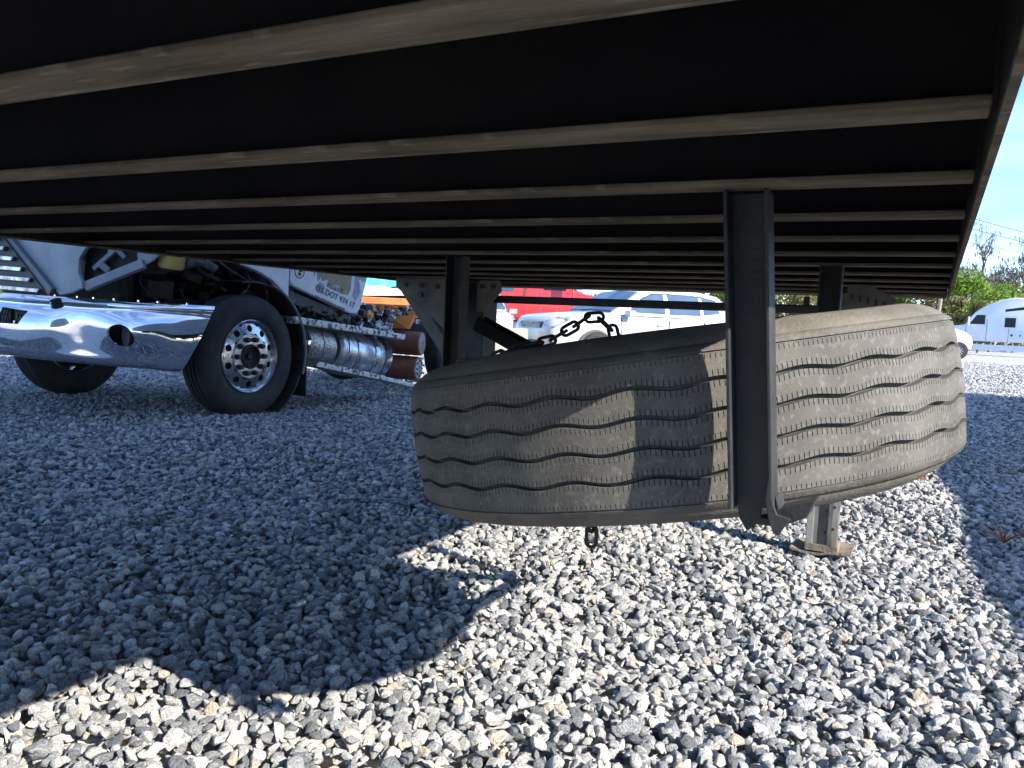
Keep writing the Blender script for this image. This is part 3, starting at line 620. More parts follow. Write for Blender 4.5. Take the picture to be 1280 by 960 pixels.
skin([(5.50, 1.33), (5.52, 1.20), (5.55, 1.27), (5.575, 1.16), (5.60, 1.20), (5.60, 1.33)], 'scorch_blue', 'paint_burn')
skin([(5.545, 1.11), (5.60, 1.16), (5.66, 1.14), (5.64, 1.07), (5.58, 1.06)], 'scorch_blue', 'paint_burn', -4.9441)
SL = R(-15)
def lettering(txt, y, z, size, m_, name='lettering'):
    cu = bpy.data.curves.new(name, 'FONT'); cu.body = txt; cu.size = size; cu.extrude = 0.0008; cu.resolution_u = 2
    o = bpy.data.objects.new(name, cu); COL.objects.link(o); dg = bpy.context.evaluated_depsgraph_get()
    me = bpy.data.meshes.new_from_object(o.evaluated_get(dg)); bpy.data.objects.remove(o)
    me.materials.clear(); me.materials.append(MATS[m_]); q = link(name, me, door)
    c_, s_ = math.cos(SL), math.sin(SL)
    q.matrix_local = Matrix(((0, 0, 1, -4.9410-BO.x), (c_, -s_, 0, y-BO.y), (s_, c_, 0, z-BO.z), (0, 0, 0, 1))); return q
lettering('REGENT', 5.69, 1.125, 0.060, 'ink'); lettering('U.S.DOT 974 17', 5.54, 1.085, 0.083, 'ink'); lettering('VIN 5D7H0501266AM38E', 5.535, 1.018, 0.040, 'ink_red')
WB().lathe([(0.062, 0), (0.062, 0.002), (0.054, 0.002), (0.054, 0)], (-4.9445, 5.335, 1.235), (1, 0, 0), n=32, close=True).build('round_emblem', 'ink', door)
skin([(5.31, 1.265), (5.33, 1.255), (5.345, 1.268), (5.372, 1.262), (5.37, 1.235), (5.345, 1.228), (5.36, 1.205), (5.33, 1.195), (5.315, 1.215), (5.33, 1.232)], 'ink', 'emblem_mark')
WB().cyl((-4.944, 5.335, 1.30), (-4.93, 5.335, 1.30), 0.010, n=12).build('bolt', 'plastic_dark', door)
sh_ = WB(); sh_.box((-6.2, 5.30, 1.75), (2.36, 0.10, 1.5)); sh_.box((-6.25, 6.22, 1.75), (2.36, 0.10, 1.9)); sh_.box((-7.42, 5.75, 1.6), (0.06, 0.85, 1.6)); sh_.box((-6.25, 5.78, 2.72), (2.40, 1.1, 0.1)); sh_.box((-6.2, 5.75, 0.90), (2.1, 0.9, 0.10))
sh_.build('cab_shell', 'burnt_grey', BT, bevel=0.01)
WB().bar((-5.02, 5.25, 1.02), (-5.02, 6.1, 0.82), 0.06, 0.10).build('door_sill', 'burnt_grey', BT, bevel=0.006)
fr_ = WB()
for x in (-5.78, -6.62): fr_.box((x, 6.5, 0.72), (0.09, 5.0, 0.26))
for y in (4.8, 6.2, 7.6, 8.8): fr_.box((-6.2, y, 0.7), (0.8, 0.12, 0.2))
fr_.cyl((-5.2, 4.81, 0.5), (-7.2, 4.81, 0.5), 0.06); fr_.cyl((-5.4, 8.55, 0.5), (-7.0, 8.55, 0.5), 0.09)
fr_.build('chassis', 'burnt_black', BT)
# sagging running boards, step box, tank
def sag(y, z0=0.81, y0=5.34, k=-0.086): return z0+(y-y0)*k
ub = WB(); ub.bar((-5.12, 5.30, sag(5.30)), (-5.12, 6.46, sag(6.46)), 0.36, 0.062); ub.build('running_board', 'board_ash', BT, bevel=0.006)
ub = WB(); ub.bar((-5.10, 6.47, sag(6.47)), (-5.06, 6.90, sag(6.90)-0.008), 0.32, 0.055); ub.build('running_board', 'board_ash', BT, bevel=0.005)
lb = WB(); lb.bar((-5.05, 5.59, 0.42), (-5.05, 6.62, 0.245), 0.22, 0.05); lb.build('lower_rail', 'board_ash', BT, bevel=0.005)
lb = WB(); lb.bar((-5.05, 6.625, 0.243), (-5.00, 7.16, 0.135), 0.20, 0.042); lb.build('lower_rail', 'aluminium_tank', BT, bevel=0.005)
def panel_curve(y0, y1, zc, rz, name, m_, bulge=0.05, n=10):
    rows = []
    for i in range(7):
        y = y0+(y1-y0)*i/6; row = []
        for j in range(n+1):
            a_ = R(-80+160*j/n); row.append((-5.16+0.16*math.cos(a_)+bulge*math.sin(math.pi*i/6)*0.4, y, zc(y)+rz*math.sin(a_)))
        rows.append(row)
    return WB().grid(rows).build(name, m_, BT, smooth=50)
cz = lambda y: 0.585-0.14*(y-5.75)
panel_curve(5.57, 5.745, cz, 0.165, 'step_panel', 'tread_plate'); panel_curve(5.755, 5.93, cz, 0.165, 'step_panel', 'tread_plate')
tk = WB(); tdir = Vector((0, 1, -0.14)); tk.lathe([(0, 0), (0.19, 0.004), (0.215, 0.03), (0.22, 0.06), (0.22, 0.66), (0.215, 0.69), (0.19, 0.715), (0, 0.72)], (-5.20, 5.98, cz(5.98)-0.012), tdir, n=40)
tank = tk.build('fuel_tank', 'aluminium_tank', BT, smooth=40)
for t in (0.10, 0.24, 0.52):
    p = Vector((-5.20, 5.98, cz(5.98)-0.012))+tdir*t
    WB().lathe([(0.222, 0), (0.230, 0.003), (0.230, 0.042), (0.222, 0.045)], p, tdir, n=40).build('tank_strap', 'chrome_dirty', tank, smooth=40)
WB().lathe([(0.14, -0.05), (0.19, -0.04), (0.215, 0), (0.19, 0.04), (0.14, 0.05)], (-5.20, 6.79, cz(6.79)), tdir, n=40).build('air_cleaner_ring', 'chrome_dirty', BT, smooth=50)
for z, rd, m_ in ((0.590, 0.140, 'cap_grey'), (0.300, 0.140, 'drum_grey')):
    a_ = Vector((-6.15, 7.55+(0.59-z)*0.1, z)); b_ = Vector((-5.32-(0.59-z)*.12, 7.80, z-0.02)); d_ = (b_-a_).normalized()
    c_ = WB().cyl(a_, b_, rd, n=32).build('rusty_cylinder', 'rust_red', BT, smooth=40, bevel=0.008)
    WB().lathe([(rd*.92, 0.0), (rd*.92, 0.012), (rd*.8, 0.016), (0.03, 0.016), (0.03, 0.008), (0, 0.008)], b_, d_, n=32).build('end_cap', m_, c_, smooth=30)
    if m_ == 'drum_grey':
        M = rotm((0, 0, 0), d_)
        for k in range(8):
            p = b_+M @ Vector((0.09*math.cos(k*.785), 0.09*math.sin(k*.785), 0.016)); WB().cyl(p, p+d_*0.012, 0.012, n=8).build('bolt', 'plastic_dark', c_)
            p = b_+M @ Vector((0.13*math.cos(k*.785+.3), 0.13*math.sin(k*.785+.3), 0.0)); WB().cyl(p, p+d_*0.04, 0.010, n=6).build('bolt', 'drum_grey', c_)
# burnt debris on the boards and frame
for nm, m_, cnt, box_ in (('burnt_debris', 'burnt_black', 220, (5.35, 6.6)), ('burnt_debris', 'burnt_grey', 90, (5.5, 6.8)), ('burnt_debris', 'board_ash', 70, (6.2, 6.85))):
    dq = WB()
    for k in range(cnt):
        y = rl.uniform(*box_); hgt = rl.random()**2*0.10
        p = (rl.uniform(-5.25, -4.97), y, sag(y)+0.035+hgt)
        dq.box(p, (rl.uniform(.01, .07), rl.uniform(.01, .07), rl.uniform(.008, .035)), Matrix.Rotation(rl.uniform(0, 6), 3, 'Z') @ Matrix.Rotation(rl.uniform(-1, 1), 3, 'X'))
    tag(dq.build(nm, m_, BT), kind='stuff')
for m_, cnt, cx in (('orange_bright', 26, 0), ('board_ash', 34, 0), ('rust_red', 30, 0), ('burnt_black', 60, 0)):
    dq = WB()
    for k in range(cnt):
        p = (rl.uniform(-6.6, -5.5), rl.uniform(7.2, 8.3), 0.78+rl.random()*0.20)
        dq.box(p, (rl.uniform(.02, .13), rl.uniform(.02, .13), rl.uniform(.02, .10)), Matrix.Rotation(rl.uniform(0, 6), 3, 'Z') @ Matrix.Rotation(rl.uniform(-1, 1), 3, 'X'))
    tag(dq.build('burnt_debris', m_, BT, bevel=0.004), kind='stuff')
WB().prism([(-5.75, 7.6, 0.74), (-5.45, 7.7, 0.74), (-5.40, 7.75, 0.90), (-5.65, 7.6, 0.88)], (0, 0.05, 0)).build('bent_bracket', 'orange_bright', BT, bevel=0.004)

# ------------------------------------------------------------------ orange flatbed with a blue load, behind the burnt truck
OF = thing('flatbed_trailer', 'orange flatbed trailer carrying a blue and white tarped load behind the burnt truck', 'trailer', (-9.05, 11.45, 0), R(27.7))
MB().box((0, 0, 1.10), (3.4, 2.3, 0.14)).build('deck', 'orange_paint', OF, bevel=0.01)
for y in (-1.17, 1.17): MB().box((0, y, 1.11), (3.4, 0.05, 0.11)).build('deck_rail', 'orange_paint', OF, bevel=0.01)
for y in (-0.5, 0.5): MB().box((0, y, 0.92), (3.3, 0.12, 0.2)).build('frame_beam', 'burnt_black', OF)
for x in (-1.2, -0.2):
    for s in (-1, 1):
        MB().lathe([(0.2, -.12), (.3, -.13), (.42, -.11), (.44, -.06), (.44, .06), (.42, .11), (.3, .13), (.2, .12), (0.2, -.12)], (x, s*0.95, 0.44), (0, 1, 0), n=32).build('wheel', 'rubber_black', OF, smooth=50)
for x in (1.4,):
    for s in (-1, 1): MB().box((x, s*0.7, 0.50), (0.12, 0.12, 1.0)).build('support_leg', 'burnt_black', OF)
def crumpled(name, c, d, m_, parent, amp=0.05, n=14, seed=1):
    q = bmesh.new(); bmesh.ops.create_cube(q, size=1); bmesh.ops.subdivide_edges(q, edges=q.edges, cuts=n, use_grid_fill=True); r_ = random.Random(seed)
    ph = [r_.uniform(0, 6) for _ in range(9)]
    for v in q.verts:
        p = Vector((v.co.x*d[0], v.co.y*d[1], v.co.z*d[2])); o_ = amp*(math.sin(p.x*7+ph[0]+2*math.sin(p.z*5+ph[1]))+math.sin(p.y*6+ph[2]+p.z*9)+.7*math.sin(p.x*13+p.z*11+ph[3]))
        k = 1+0.0; v.co = Vector(c)+p+Vector((v.co.x, v.co.y, v.co.z)).normalized()*o_
    me = bpy.data.meshes.new(name); q.to_mesh(me); q.free(); shade(me, 60); me.materials.append(MATS[m_]); return link(name, me, parent)
LD = thing('tarped_load', 'turquoise blue tarped load with white sheeting on the orange flatbed', 'load', (-8.95, 11.5, 1.17), R(27.7))
crumpled('blue_tarp', (0.1, 0, 0.36), (2.6, 1.8, 0.34), 'tarp_blue', LD, 0.03, seed=4); crumpled('white_sheet', (0.2, -0.05, 0.10), (3.0, 2.0, 0.16), 'tarp_white', LD, 0.02, seed=5); crumpled('white_sheet', (-0.3, 0.1, 0.66), (2.2, 1.5, 0.22), 'tarp_white', LD, 0.04, seed=6)

# ------------------------------------------------------------------ cars
def loft(q, secs):
    n_ = len(secs[0]); o = len(q.v); q.v += [tuple(p) for s_ in secs for p in s_]
    for i in range(len(secs)-1):
        for j in range(n_-1): q.f.append((o+i*n_+j, o+(i+1)*n_+j, o+(i+1)*n_+j+1, o+i*n_+j+1))
    q.f.append(tuple(o+j for j in range(n_))); q.f.append(tuple(o+(len(secs)-1)*n_+j for j in range(n_-1, -1, -1)))
def car_wheel(parent, c, r, side):
    c = Vector(c); ax = (0, side, 0)
    w = bpy.data.objects.new('wheel', None); COL.objects.link(w); w.parent = parent; w.location = c
    MB().lathe([(r*.66, -.1), (r*.7, -.11), (r*.95, -.105), (r, -.07), (r, .07), (r*.95, .105), (r*.7, .11), (r*.66, .1)], (0, 0, 0), ax, n=40).build('tyre', 'rubber_black', w, smooth=50)
    q = MB(); q.lathe([(r*.68, .09), (r*.69, .105), (r*.64, .10), (r*.60, .05), (r*.60, -.05)], (0, 0, 0), ax, n=40)
    for k in range(10):
        a_ = 2*math.pi*k/10; q.bar((0.04*math.cos(a_), side*.085, 0.04*math.sin(a_)), (r*.62*math.cos(a_), side*.085, r*.62*math.sin(a_)), 0.035, 0.03, (0, 1, 0))
    q.cyl((0, side*.05, 0), (0, side*.1, 0), 0.055, n=16); q.build('rim', 'wheel_silver', w, smooth=40)
    MB().cyl((0, side*.0, 0), (0, side*.03, 0), r*.6, n=24).build('brake_shadow', 'burnt_black', w)
def build_suv(label, loc, rz, paint, group=None, cat='car', name='parked_suv'):
    c = thing(name, label, cat, loc, rz, group)
    st = [(2.40, .58, .36, .72), (2.37, .72, .28, .86), (2.28, .82, .25, .97), (2.12, .885, .24, 1.03), (1.85, .925, .24, 1.07), (1.35, .945, .23, 1.11), (1.0, .945, .22, 1.14), (0.3, .945, .22, 1.12), (-0.6, .945, .22, 1.13), (-1.5, .945, .24, 1.15), (-2.05, .92, .28, 1.14), (-2.28, .88, .33, 1.08), (-2.38, .80, .38, .98), (-2.40, .70, .45, .85)]
    secs = []
    for x, w, zb, zt in st:
        h = zt-zb; hp = [(w*.80, zb), (w*.95, zb+.07*h), (w*.985, zb+.22*h), (w*.975, zb+.48*h), (w, zb+.68*h), (w*.985, zb+.82*h), (w*.93, zb+.94*h), (w*.80, zt)]
        secs.append([(x, y, z) for y, z in hp]+[(x, 0, zt+.025)]+[(x, -y, z) for y, z in hp[::-1]])
    q = MB(); loft(q, secs); q.build('body', paint, c, smooth=40)
    # roof and pillars
    gs = [(1.02, .80, 1.12, .78, 1.14), (0.62, .86, 1.10, .72, 1.40), (0.28, .87, 1.10, .68, 1.585), (0.0, .875, 1.10, .67, 1.65), (-0.6, .875, 1.10, .67, 1.685), (-1.3, .87, 1.10, .665, 1.665), (-1.85, .85, 1.10, .65, 1.60), (-2.08, .84, 1.10, .66, 1.46), (-2.25, .82, 1.08, .76, 1.15)]
    secs = []
    for x, wb, zb, wr, zr in gs:
        hp = [(wb, zb), ((wb*2+wr)/3+.012, (zb*2+zr)/3), ((wb+wr*2)/3+.014, (zb+zr*2)/3), (wr+.002, zr-.03), (wr*.93, zr)]
        secs.append([(x, y, z) for y, z in hp]+[(x, 0, zr+.03)]+[(x, -y, z) for y, z in hp[::-1]])
    q = MB(); loft(q, secs); q.build('roof', paint, c, smooth=40)
    def sidep(x, z):                                       # point on the glasshouse side
        for a_, b_ in zip(gs[:-1], gs[1:]):
            if b_[0] <= x <= a_[0]:
                t = (a_[0]-x)/(a_[0]-b_[0]); g_ = [u+(v-u)*t for u, v in zip(a_, b_)]; k = (z-g_[2])/(g_[4]-g_[2]); return g_[1]+(g_[3]-g_[1])*k+.016
    for s in (1, -1):
        for nm, poly in (('front_window', [(0.66, 1.165), (-0.28, 1.165), (-0.28, 1.57), (0.02, 1.55), (0.30, 1.45)]), ('rear_window', [(-0.40, 1.165), (-1.22, 1.175), (-1.22, 1.56), (-0.40, 1.585)]), ('quarter_window', [(-1.32, 1.19), (-1.78, 1.24), (-1.70, 1.50), (-1.32, 1.555)])):
            pts = [Vector((x, s*(sidep(x, z)+.006), z)) for x, z in poly]
            MB().prism(pts, (0, -s*.02, 0)).build(nm, 'glass_blue', c)
        tr = MB().tube([(x, s*(sidep(x, z)+.012), z) for x, z in ((0.74, 1.15), (0.30, 1.47), (0.02, 1.575), (-0.34, 1.595), (-1.2, 1.58), (-1.72, 1.51))], .014, 6); tr.build('window_trim', 'chrome_dirty', c)
        for x in (0.86, -0.34, -1.28): MB().box((x, s*.9375, .72), (.012, .02, .66)).build('door_seam', 'plastic_dark', c)
        for x in (-0.12, -1.06): MB().box((x, s*.955, .93), (.2, .035, .035)).build('door_handle', paint, c, bevel=.01)
        MB().box((0.72, s*1.02, 1.13), (.16, .2, .13)).build('mirror', paint, c, bevel=.03)
        MB().box((-0.1, s*.928, .30), (2.6, .03, .12)).build('sill_cladding', 'plastic_dark', c, bevel=.01)
        for x in (1.46, -1.36):
            MB().lathe([(0.385, .925), (.43, .925), (.43, .952), (.385, .958)], (x, 0, .36), (0, s, 0), n=36, a0=0, a1=2*math.pi, close=True).build('arch_trim', 'plastic_dark', c, smooth=40)
            MB().cyl((x, s*.7, .36), (x, s*.946, .36), .39, n=36).build('arch_well', 'burnt_black', c)
            car_wheel(c, (x, s*.885, .355), .36, s)
        MB().prism([(2.325, s*.80, .80), (2.37, s*.50, .80), (2.345, s*.44, .90), (2.20, s*.72, .99), (1.98, s*.88, 1.02), (2.05, s*.905, .95)], (.02, s*.012, .01)).build('headlight', 'lamp_lens', c, bevel=.006)
        MB().box((2.345, s*.74, .50), (.06, .09, .20), Matrix.Rotation(s*-.6, 3, 'Z')).build('fog_lamp', 'plastic_dark', c, bevel=.01)
        MB().prism([(-2.36, s*.82, .85), (-2.30, s*.90, .85), (-2.2, s*.925, 1.0), (-2.3, s*.86, 1.05)], (-.02, s*.012, 0)).build('tail_light', 'car_red', c)
    MB().prism([(2.395, -.40, .78), (2.395, .40, .78), (2.36, .44, .90), (2.36, -.44, .90)], (.022, 0, 0)).build('grille', 'plastic_dark', c, bevel=.01)
    for k in range(5): MB().box((2.418-.006*k, 0, .79+.024*k), (.012, .76, .007)).build('grille_bar', 'chrome_dirty', c)
    MB().box((2.395, 0, .47), (.04, 1.0, .14)).build('lower_intake', 'plastic_dark', c, bevel=.015)
    ws = [(1.0, .78, 1.165), (.99, 0, 1.19), (1.0, -.78, 1.165), (.30, -.63, 1.575), (.29, 0, 1.605), (.30, .63, 1.575)]
    MB().prism([(x+.03, y, z+.02) for x, y, z in ws], (-.03, 0, -.02)).build('windscreen', 'glass_blue', c)
    MB().prism([(-2.09, .58, 1.44), (-2.09, -.58, 1.44), (-2.26, -.68, 1.17), (-2.26, .68, 1.17)], (-.02, 0, .01)).build('rear_glass', 'glass_dark', c)
    for s in (1, -1): MB().tube([(0.0, s*.60, 1.69), (-.1, s*.60, 1.74), (-1.5, s*.60, 1.73), (-1.6, s*.60, 1.67)], .018, 8).build('roof_rail', 'chrome_dirty', c)
    return c
camv = lambda x, d: (x*math.cos(YAW)-d*math.sin(YAW), x*math.sin(YAW)+d*math.cos(YAW), 0)
# heading of the near SUV: nose to the left of the picture and a little towards us
hd = R(27.7)+math.atan2(-0.469, -0.883)
build_suv('white parked SUV with its nose towards the hanging chain', camv(2.44, 17.16), hd, 'car_white')
build_suv('white car glimpsed between the left landing leg and its diagonal brace', camv(-1.15, 22.0), R(27.7-84), 'car_white')
build_suv('small dark blue car far off below the front end of the trailer', (-3.2, 50, 0), R(20), 'car_navy')
cb = crumpled('concrete_block', (0, 0, 0), (0.9, 0.5, 0.75), 'concrete', None, 0.006, 6, 9); cb.location = camv(-0.20, 15.6)[:2]+(0.375,); cb.rotation_euler = (0, 0, R(30)); tag(cb, 'pale concrete block beside the nose of the white SUV', 'block')

def build_truck(label, loc, rz, paint, tall=True, name='semi_truck'):
    c = thing(name, label, 'truck', loc, rz)
    top = [(-3.45, 3.98), (-2.2, 4.05), (-1.4, 3.92), (-0.4, 3.48), (0.25, 2.98)] if tall else [(-3.2, 3.0), (-0.2, 3.05), (0.25, 2.92)]
    prof = [(top[0][0], 0.95)]+top+[(0.85, 2.10), (1.9, 1.95), (2.55, 1.70), (2.75, 1.40), (2.80, 0.95)]
    q = MB().prism([(x, -1.18, z) for x, z in prof], (0, 2.36, 0)); q.build('cab', paint, c, bevel=.10, seg=3, smooth=50)
    MB().box((2.78, 0, .62), (.25, 2.4, .36)).build('bumper', 'chrome_dirty' if not tall else paint, c, bevel=.05)
    MB().box((2.79, 0, 1.30), (.06, 1.3, .62)).build('grille', 'chrome_dirty', c, bevel=.02)
    MB().prism([(0.30, -1.0, 2.92), (0.84, -1.08, 2.14), (0.84, 1.08, 2.14), (0.30, 1.0, 2.92)], (.05, 0, .03)).build('windscreen', 'glass_blue', c)
    x0 = top[0][0]
    MB().box((x0+.02-3.0, 0, .85), (6.0, .9, .25)).build('chassis', 'burnt_black', c)
    for s in (1, -1):
        Y = s*1.185
        MB().prism([(0.55, Y, 2.15), (-.42, Y, 2.15), (-.42, Y, 2.80), (0.12, Y, 2.80)], (0, s*.012, 0)).build('door_window', 'glass_dark', c)
        for x in (0.75, -.55, -1.9): MB().box((x, Y, 1.75), (.025, .02, 1.5)).build('panel_seam', 'hood_edge', c)
        if tall:
            MB().box((-1.95, Y, 2.32), (.66, .03, .66)).build('sleeper_window', 'glass_dark', c, bevel=.008)
            MB().box((-1.95, Y, 2.32), (.82, .020, .82)).build('window_surround', paint, c)
            MB().prism([(-2.75, Y, 3.22), (-1.6, Y, 3.05), (-1.6, Y, 3.22), (-2.75, Y, 3.42)], (0, s*.014, 0)).build('vent_window', 'glass_dark', c)
            MB().box((-2.25, Y, 1.45), (1.0, .014, .62)).build('luggage_door', paint, c, bevel=.004)
            MB().box((-2.1, s*1.195, 1.45), (.14, .02, .14)).build('latch_plate', 'plastic_dark', c); MB().box((-3.75, s*.9, 2.2), (.55, .5, 2.9)).build('cab_gap_shade', 'car_navy', c, bevel=.03); MB().box((-2.6, s*1.195, 1.45), (.08, .02, .12)).build('latch', 'plastic_dark', c)  # navy box behind the cab is put in for the dark of the gap there
            MB().box((-1.15, s*1.13, .55), (4.4, .12, .40)).build('side_skirt', paint, c, bevel=.02)
        else:
            MB().box((-1.9, Y, 2.35), (.5, .02, .6)).build('sleeper_window', 'glass_blue', c)
            MB().cyl((-3.35, s*1.0, .9), (-3.35, s*1.0, 3.4), .09, n=16).build('exhaust_stack', 'chrome', c)
            MB().cyl((-1.0, s*1.0, .62), (-2.8, s*1.0, .62), .3, n=24).build('fuel_tank', 'chrome_dirty', c, smooth=40)
            MB().prism([(-1.25, Y, 1.9), (-1.15, Y, 1.9), (-1.05, Y, 2.6), (-1.15, Y, 2.6)], (0, s*.014, 0)).build('side_mark', 'rust_red', c)
        MB().box((0.55, s*1.42, 2.35), (.1, .2, .6)).build('mirror', paint, c, bevel=.02)
        MB().box((2.35, s*1.0, 1.30), (.42, .34, .2)).build('headlight', 'lamp_lens', c, bevel=.04)
        for x in (1.75, x0-1.6, x0-2.9):
            MB().lathe([(.29, -.13), (.31, -.14), (.47, -.135), (.5, -.1), (.5, .1), (.47, .135), (.31, .14), (.29, .13)], (x, s*1.03, .5), (0, s, 0), n=40).build('tyre', 'rubber_black', c, smooth=50)
            MB().lathe([(.30, .12), (.27, .10), (.24, -.02), (.12, .02), (.11, .10), (0, .11)], (x, s*1.03, .5), (0, s, 0), n=32).build('rim', 'chrome_dirty', c, smooth=40)
        MB().lathe([(.55, -.3), (.6, -.3), (.6, .155), (.55, .155)], (1.75, s*1.03, .5), (0, s, 0), n=32, a0=R(-10) if s > 0 else R(-10), a1=R(190), close=True).build('wheel_arch', paint, c, smooth=40)
    return c
build_truck('white high-roof sleeper semi truck parked at the right edge before the trees', camv(33.4, 57.5), R(166), 'truck_white')
build_truck('red semi truck parked behind the white SUV', camv(1.75, 33), R(27.7-12), 'car_red', tall=False)

# white van nose-on at the right, half hidden by the spare tyre
WV = thing('parked_van', 'white van half hidden behind the right edge of the spare tyre', 'van', camv(21.9, 44.5), R(27.7-14))
pf = [(-2.4, .45), (-2.4, 2.25), (-2.2, 2.38), (0.3, 2.38), (0.75, 2.25), (1.75, 1.65), (2.5, 1.42), (2.85, 1.18), (2.95, .85), (2.9, .42)]
MB().prism([(x, -.98, z) for x, z in pf], (0, 1.96, 0)).build('body', 'car_white', WV, bevel=.12, seg=3, smooth=50)
MB().prism([(.80, -.80, 2.24), (1.74, -.86, 1.67), (1.74, .86, 1.67), (.80, .80, 2.24)], (.03, 0, .04)).build('windscreen', 'glass_blue', WV)
for s in (1, -1):
    MB().prism([(.35, s*.985, 2.15), (.72, s*.985, 2.12), (1.45, s*.985, 1.62), (.35, s*.985, 1.58)], (0, s*.012, 0)).build('door_window', 'glass_blue', WV)
    MB().box((2.74, s*.86, 1.08), (.22, .22, .2)).build('headlight', 'lamp_lens', WV, bevel=.03)
    MB().box((1.3, s*1.1, 1.62), (.12, .22, .26)).build('mirror', 'plastic_dark', WV, bevel=.03)
    for x in (-1.7, 2.25): MB().cyl((x, s*.6, .38), (x, s*.985, .38), .47, n=28).build('arch_well', 'burnt_black', WV); car_wheel(WV, (x, s*.92, .37), .37, s)
MB().box((2.93, 0, .62), (.08, 1.7, .22)).build('bumper', 'plastic_dark', WV, bevel=.03)

# teal cabinet beside the hedge
TB = thing('portable_toilet', 'teal upright cabinet standing far off left of the near strut', 'cabinet', camv(10.6, 41), R(20))
MB().box((0, 0, 1.05), (1.1, 1.1, 2.1)).build('cabin', 'teal_plastic', TB, bevel=.03); MB().box((0, 0, 2.17), (1.2, 1.2, .14)).build('roof', 'tarp_white', TB, bevel=.05); MB().box((-.02, -.56, 1.0), (.7, .03, 1.8)).build('door', 'tarp_white', TB, bevel=.01)

# ------------------------------------------------------------------ neighbouring trailer whose shadow falls along the right of the lit strip
NT = thing('flatbed_trailer', 'low flatbed trailer parked alongside just outside the right of the frame', 'trailer', (3.83, 2.5, 0), R(4))
MB().box((0, 0, 1.34), (2.5, 25, 0.14)).build('deck', 'pole_wood', NT)
for x in (-1.26, 1.26): MB().box((x, 0, 1.30), (0.03, 25, 0.22)).build('side_rail', 'black_frame', NT)
for x in (-.5, .5): MB().box((x, 0, 1.05), (.12, 24.6, .44)).build('main_beam', 'black_frame', NT)
for y in (-10.5, -9.2):
    for x in (-.95, .95): MB().cyl((x-.14, y, .5), (x+.14, y, .5), .5, n=28).build('wheel', 'rubber_black', NT, smooth=40)
for x in (-.6, .6): MB().box((x, 9, .42), (.12, .12, .83)).build('landing_gear_leg', 'bracket_steel', NT)

# ------------------------------------------------------------------ trees
def leaf_mesh(q, c, rad, n_, size, r_):
    for k in range(n_):
        d = Vector((r_.gauss(0, 1), r_.gauss(0, 1), r_.gauss(0, 1))).normalized(); rr_ = r_.random()**0.45
        p = Vector(c)+Vector((d.x*rad[0], d.y*rad[1], d.z*rad[2]))*rr_
        a_ = Vector((r_.gauss(0, 1), r_.gauss(0, 1), r_.gauss(0, 1))).normalized(); b_ = a_.orthogonal().normalized(); c2 = a_.cross(b_); s_ = size*r_.uniform(.5, 1.3)
        q.add([p-b_*s_, p-c2*s_*.45, p+b_*s_, p+c2*s_*.45], [(0, 1, 2, 3)])
def grow(q, p, d, L_, r0, lvl, r_, tips, spread=.7):
    pts = [p]; n_ = 4
    for i in range(n_): d = (d+Vector((r_.gauss(0, .16), r_.gauss(0, .16), r_.gauss(0.03, .10)))).normalized(); pts.append(pts[-1]+d*L_/n_)
    q.tube(pts, [r0*(1-.45*i/n_) for i in range(n_+1)], 6 if lvl > 1 else 4); tips.append(pts[-1])
    if lvl > 0:
        for k in range(r_.choice((2, 3, 3)) if lvl > 1 else 4):
            dd = (d+Vector((r_.gauss(0, spread), r_.gauss(0, spread), r_.gauss(.1, spread*.6)))).normalized(); grow(q, pts[r_.choice((2, 3, 4))], dd, L_*r_.uniform(.6, .8), r0*.60, lvl-1, r_, tips, spread)
def green_tree(label, loc, h, w, m_, seed, nleaf=3400, size=.20, low=0.12, group='leafy trees along the edge of the yard'):
    r_ = random.Random(seed); t = thing('leafy_tree', label, 'tree', loc, 0, group); q = MB(); tips = []
    grow(q, Vector((0, 0, 0)), Vector((0, 0, 1)), h*.38, h*.022, 2, r_, tips); q.build('trunk', 'bark_grey', t)
    q = MB()
    for k in range(16):
        z = h*r_.uniform(low, .92); ww = w*math.sqrt(max(.12, 1-((z/h-.45)/.6)**2)); a_ = r_.uniform(0, 6.28); rr_ = ww*r_.uniform(.1, .8)
        sz = w*r_.uniform(.28, .48); leaf_mesh(q, (rr_*math.cos(a_), rr_*math.sin(a_), min(z, h-sz*.6)), (sz, sz, sz*.75), nleaf//16, size, r_)
    q.build('crown', m_, t); return t
def bare_tree(label, loc, h, seed):
    r_ = random.Random(seed); t = thing('bare_tree', label, 'tree', loc, 0, 'bare moss-hung trees behind the greenery'); q = MB(); tips = []
    grow(q, Vector((0, 0, 0)), Vector((0, 0, 1)), h*.33, h*.030, 5, r_, tips, .62); q.build('trunk', 'bark_grey', t)
    q = MB()
    for p in tips:
        for k in range(7):
            a_ = p+Vector((r_.gauss(0, .35), r_.gauss(0, .35), r_.gauss(0, .2))); L_ = r_.uniform(.15, .6); wv = r_.uniform(.025, .06); d = Vector((math.cos(k), math.sin(k), 0))
            q.add([a_-d*wv, a_+d*wv, a_+d*wv*.3-Vector((0, 0, L_)), a_-d*wv*.3-Vector((0, 0, L_*.8))], [(0, 1, 2, 3)])
    q.build('hanging_moss', 'moss_grey', t); return t
def P_cam(px, d): return camv((px-640)/1000*d, d)
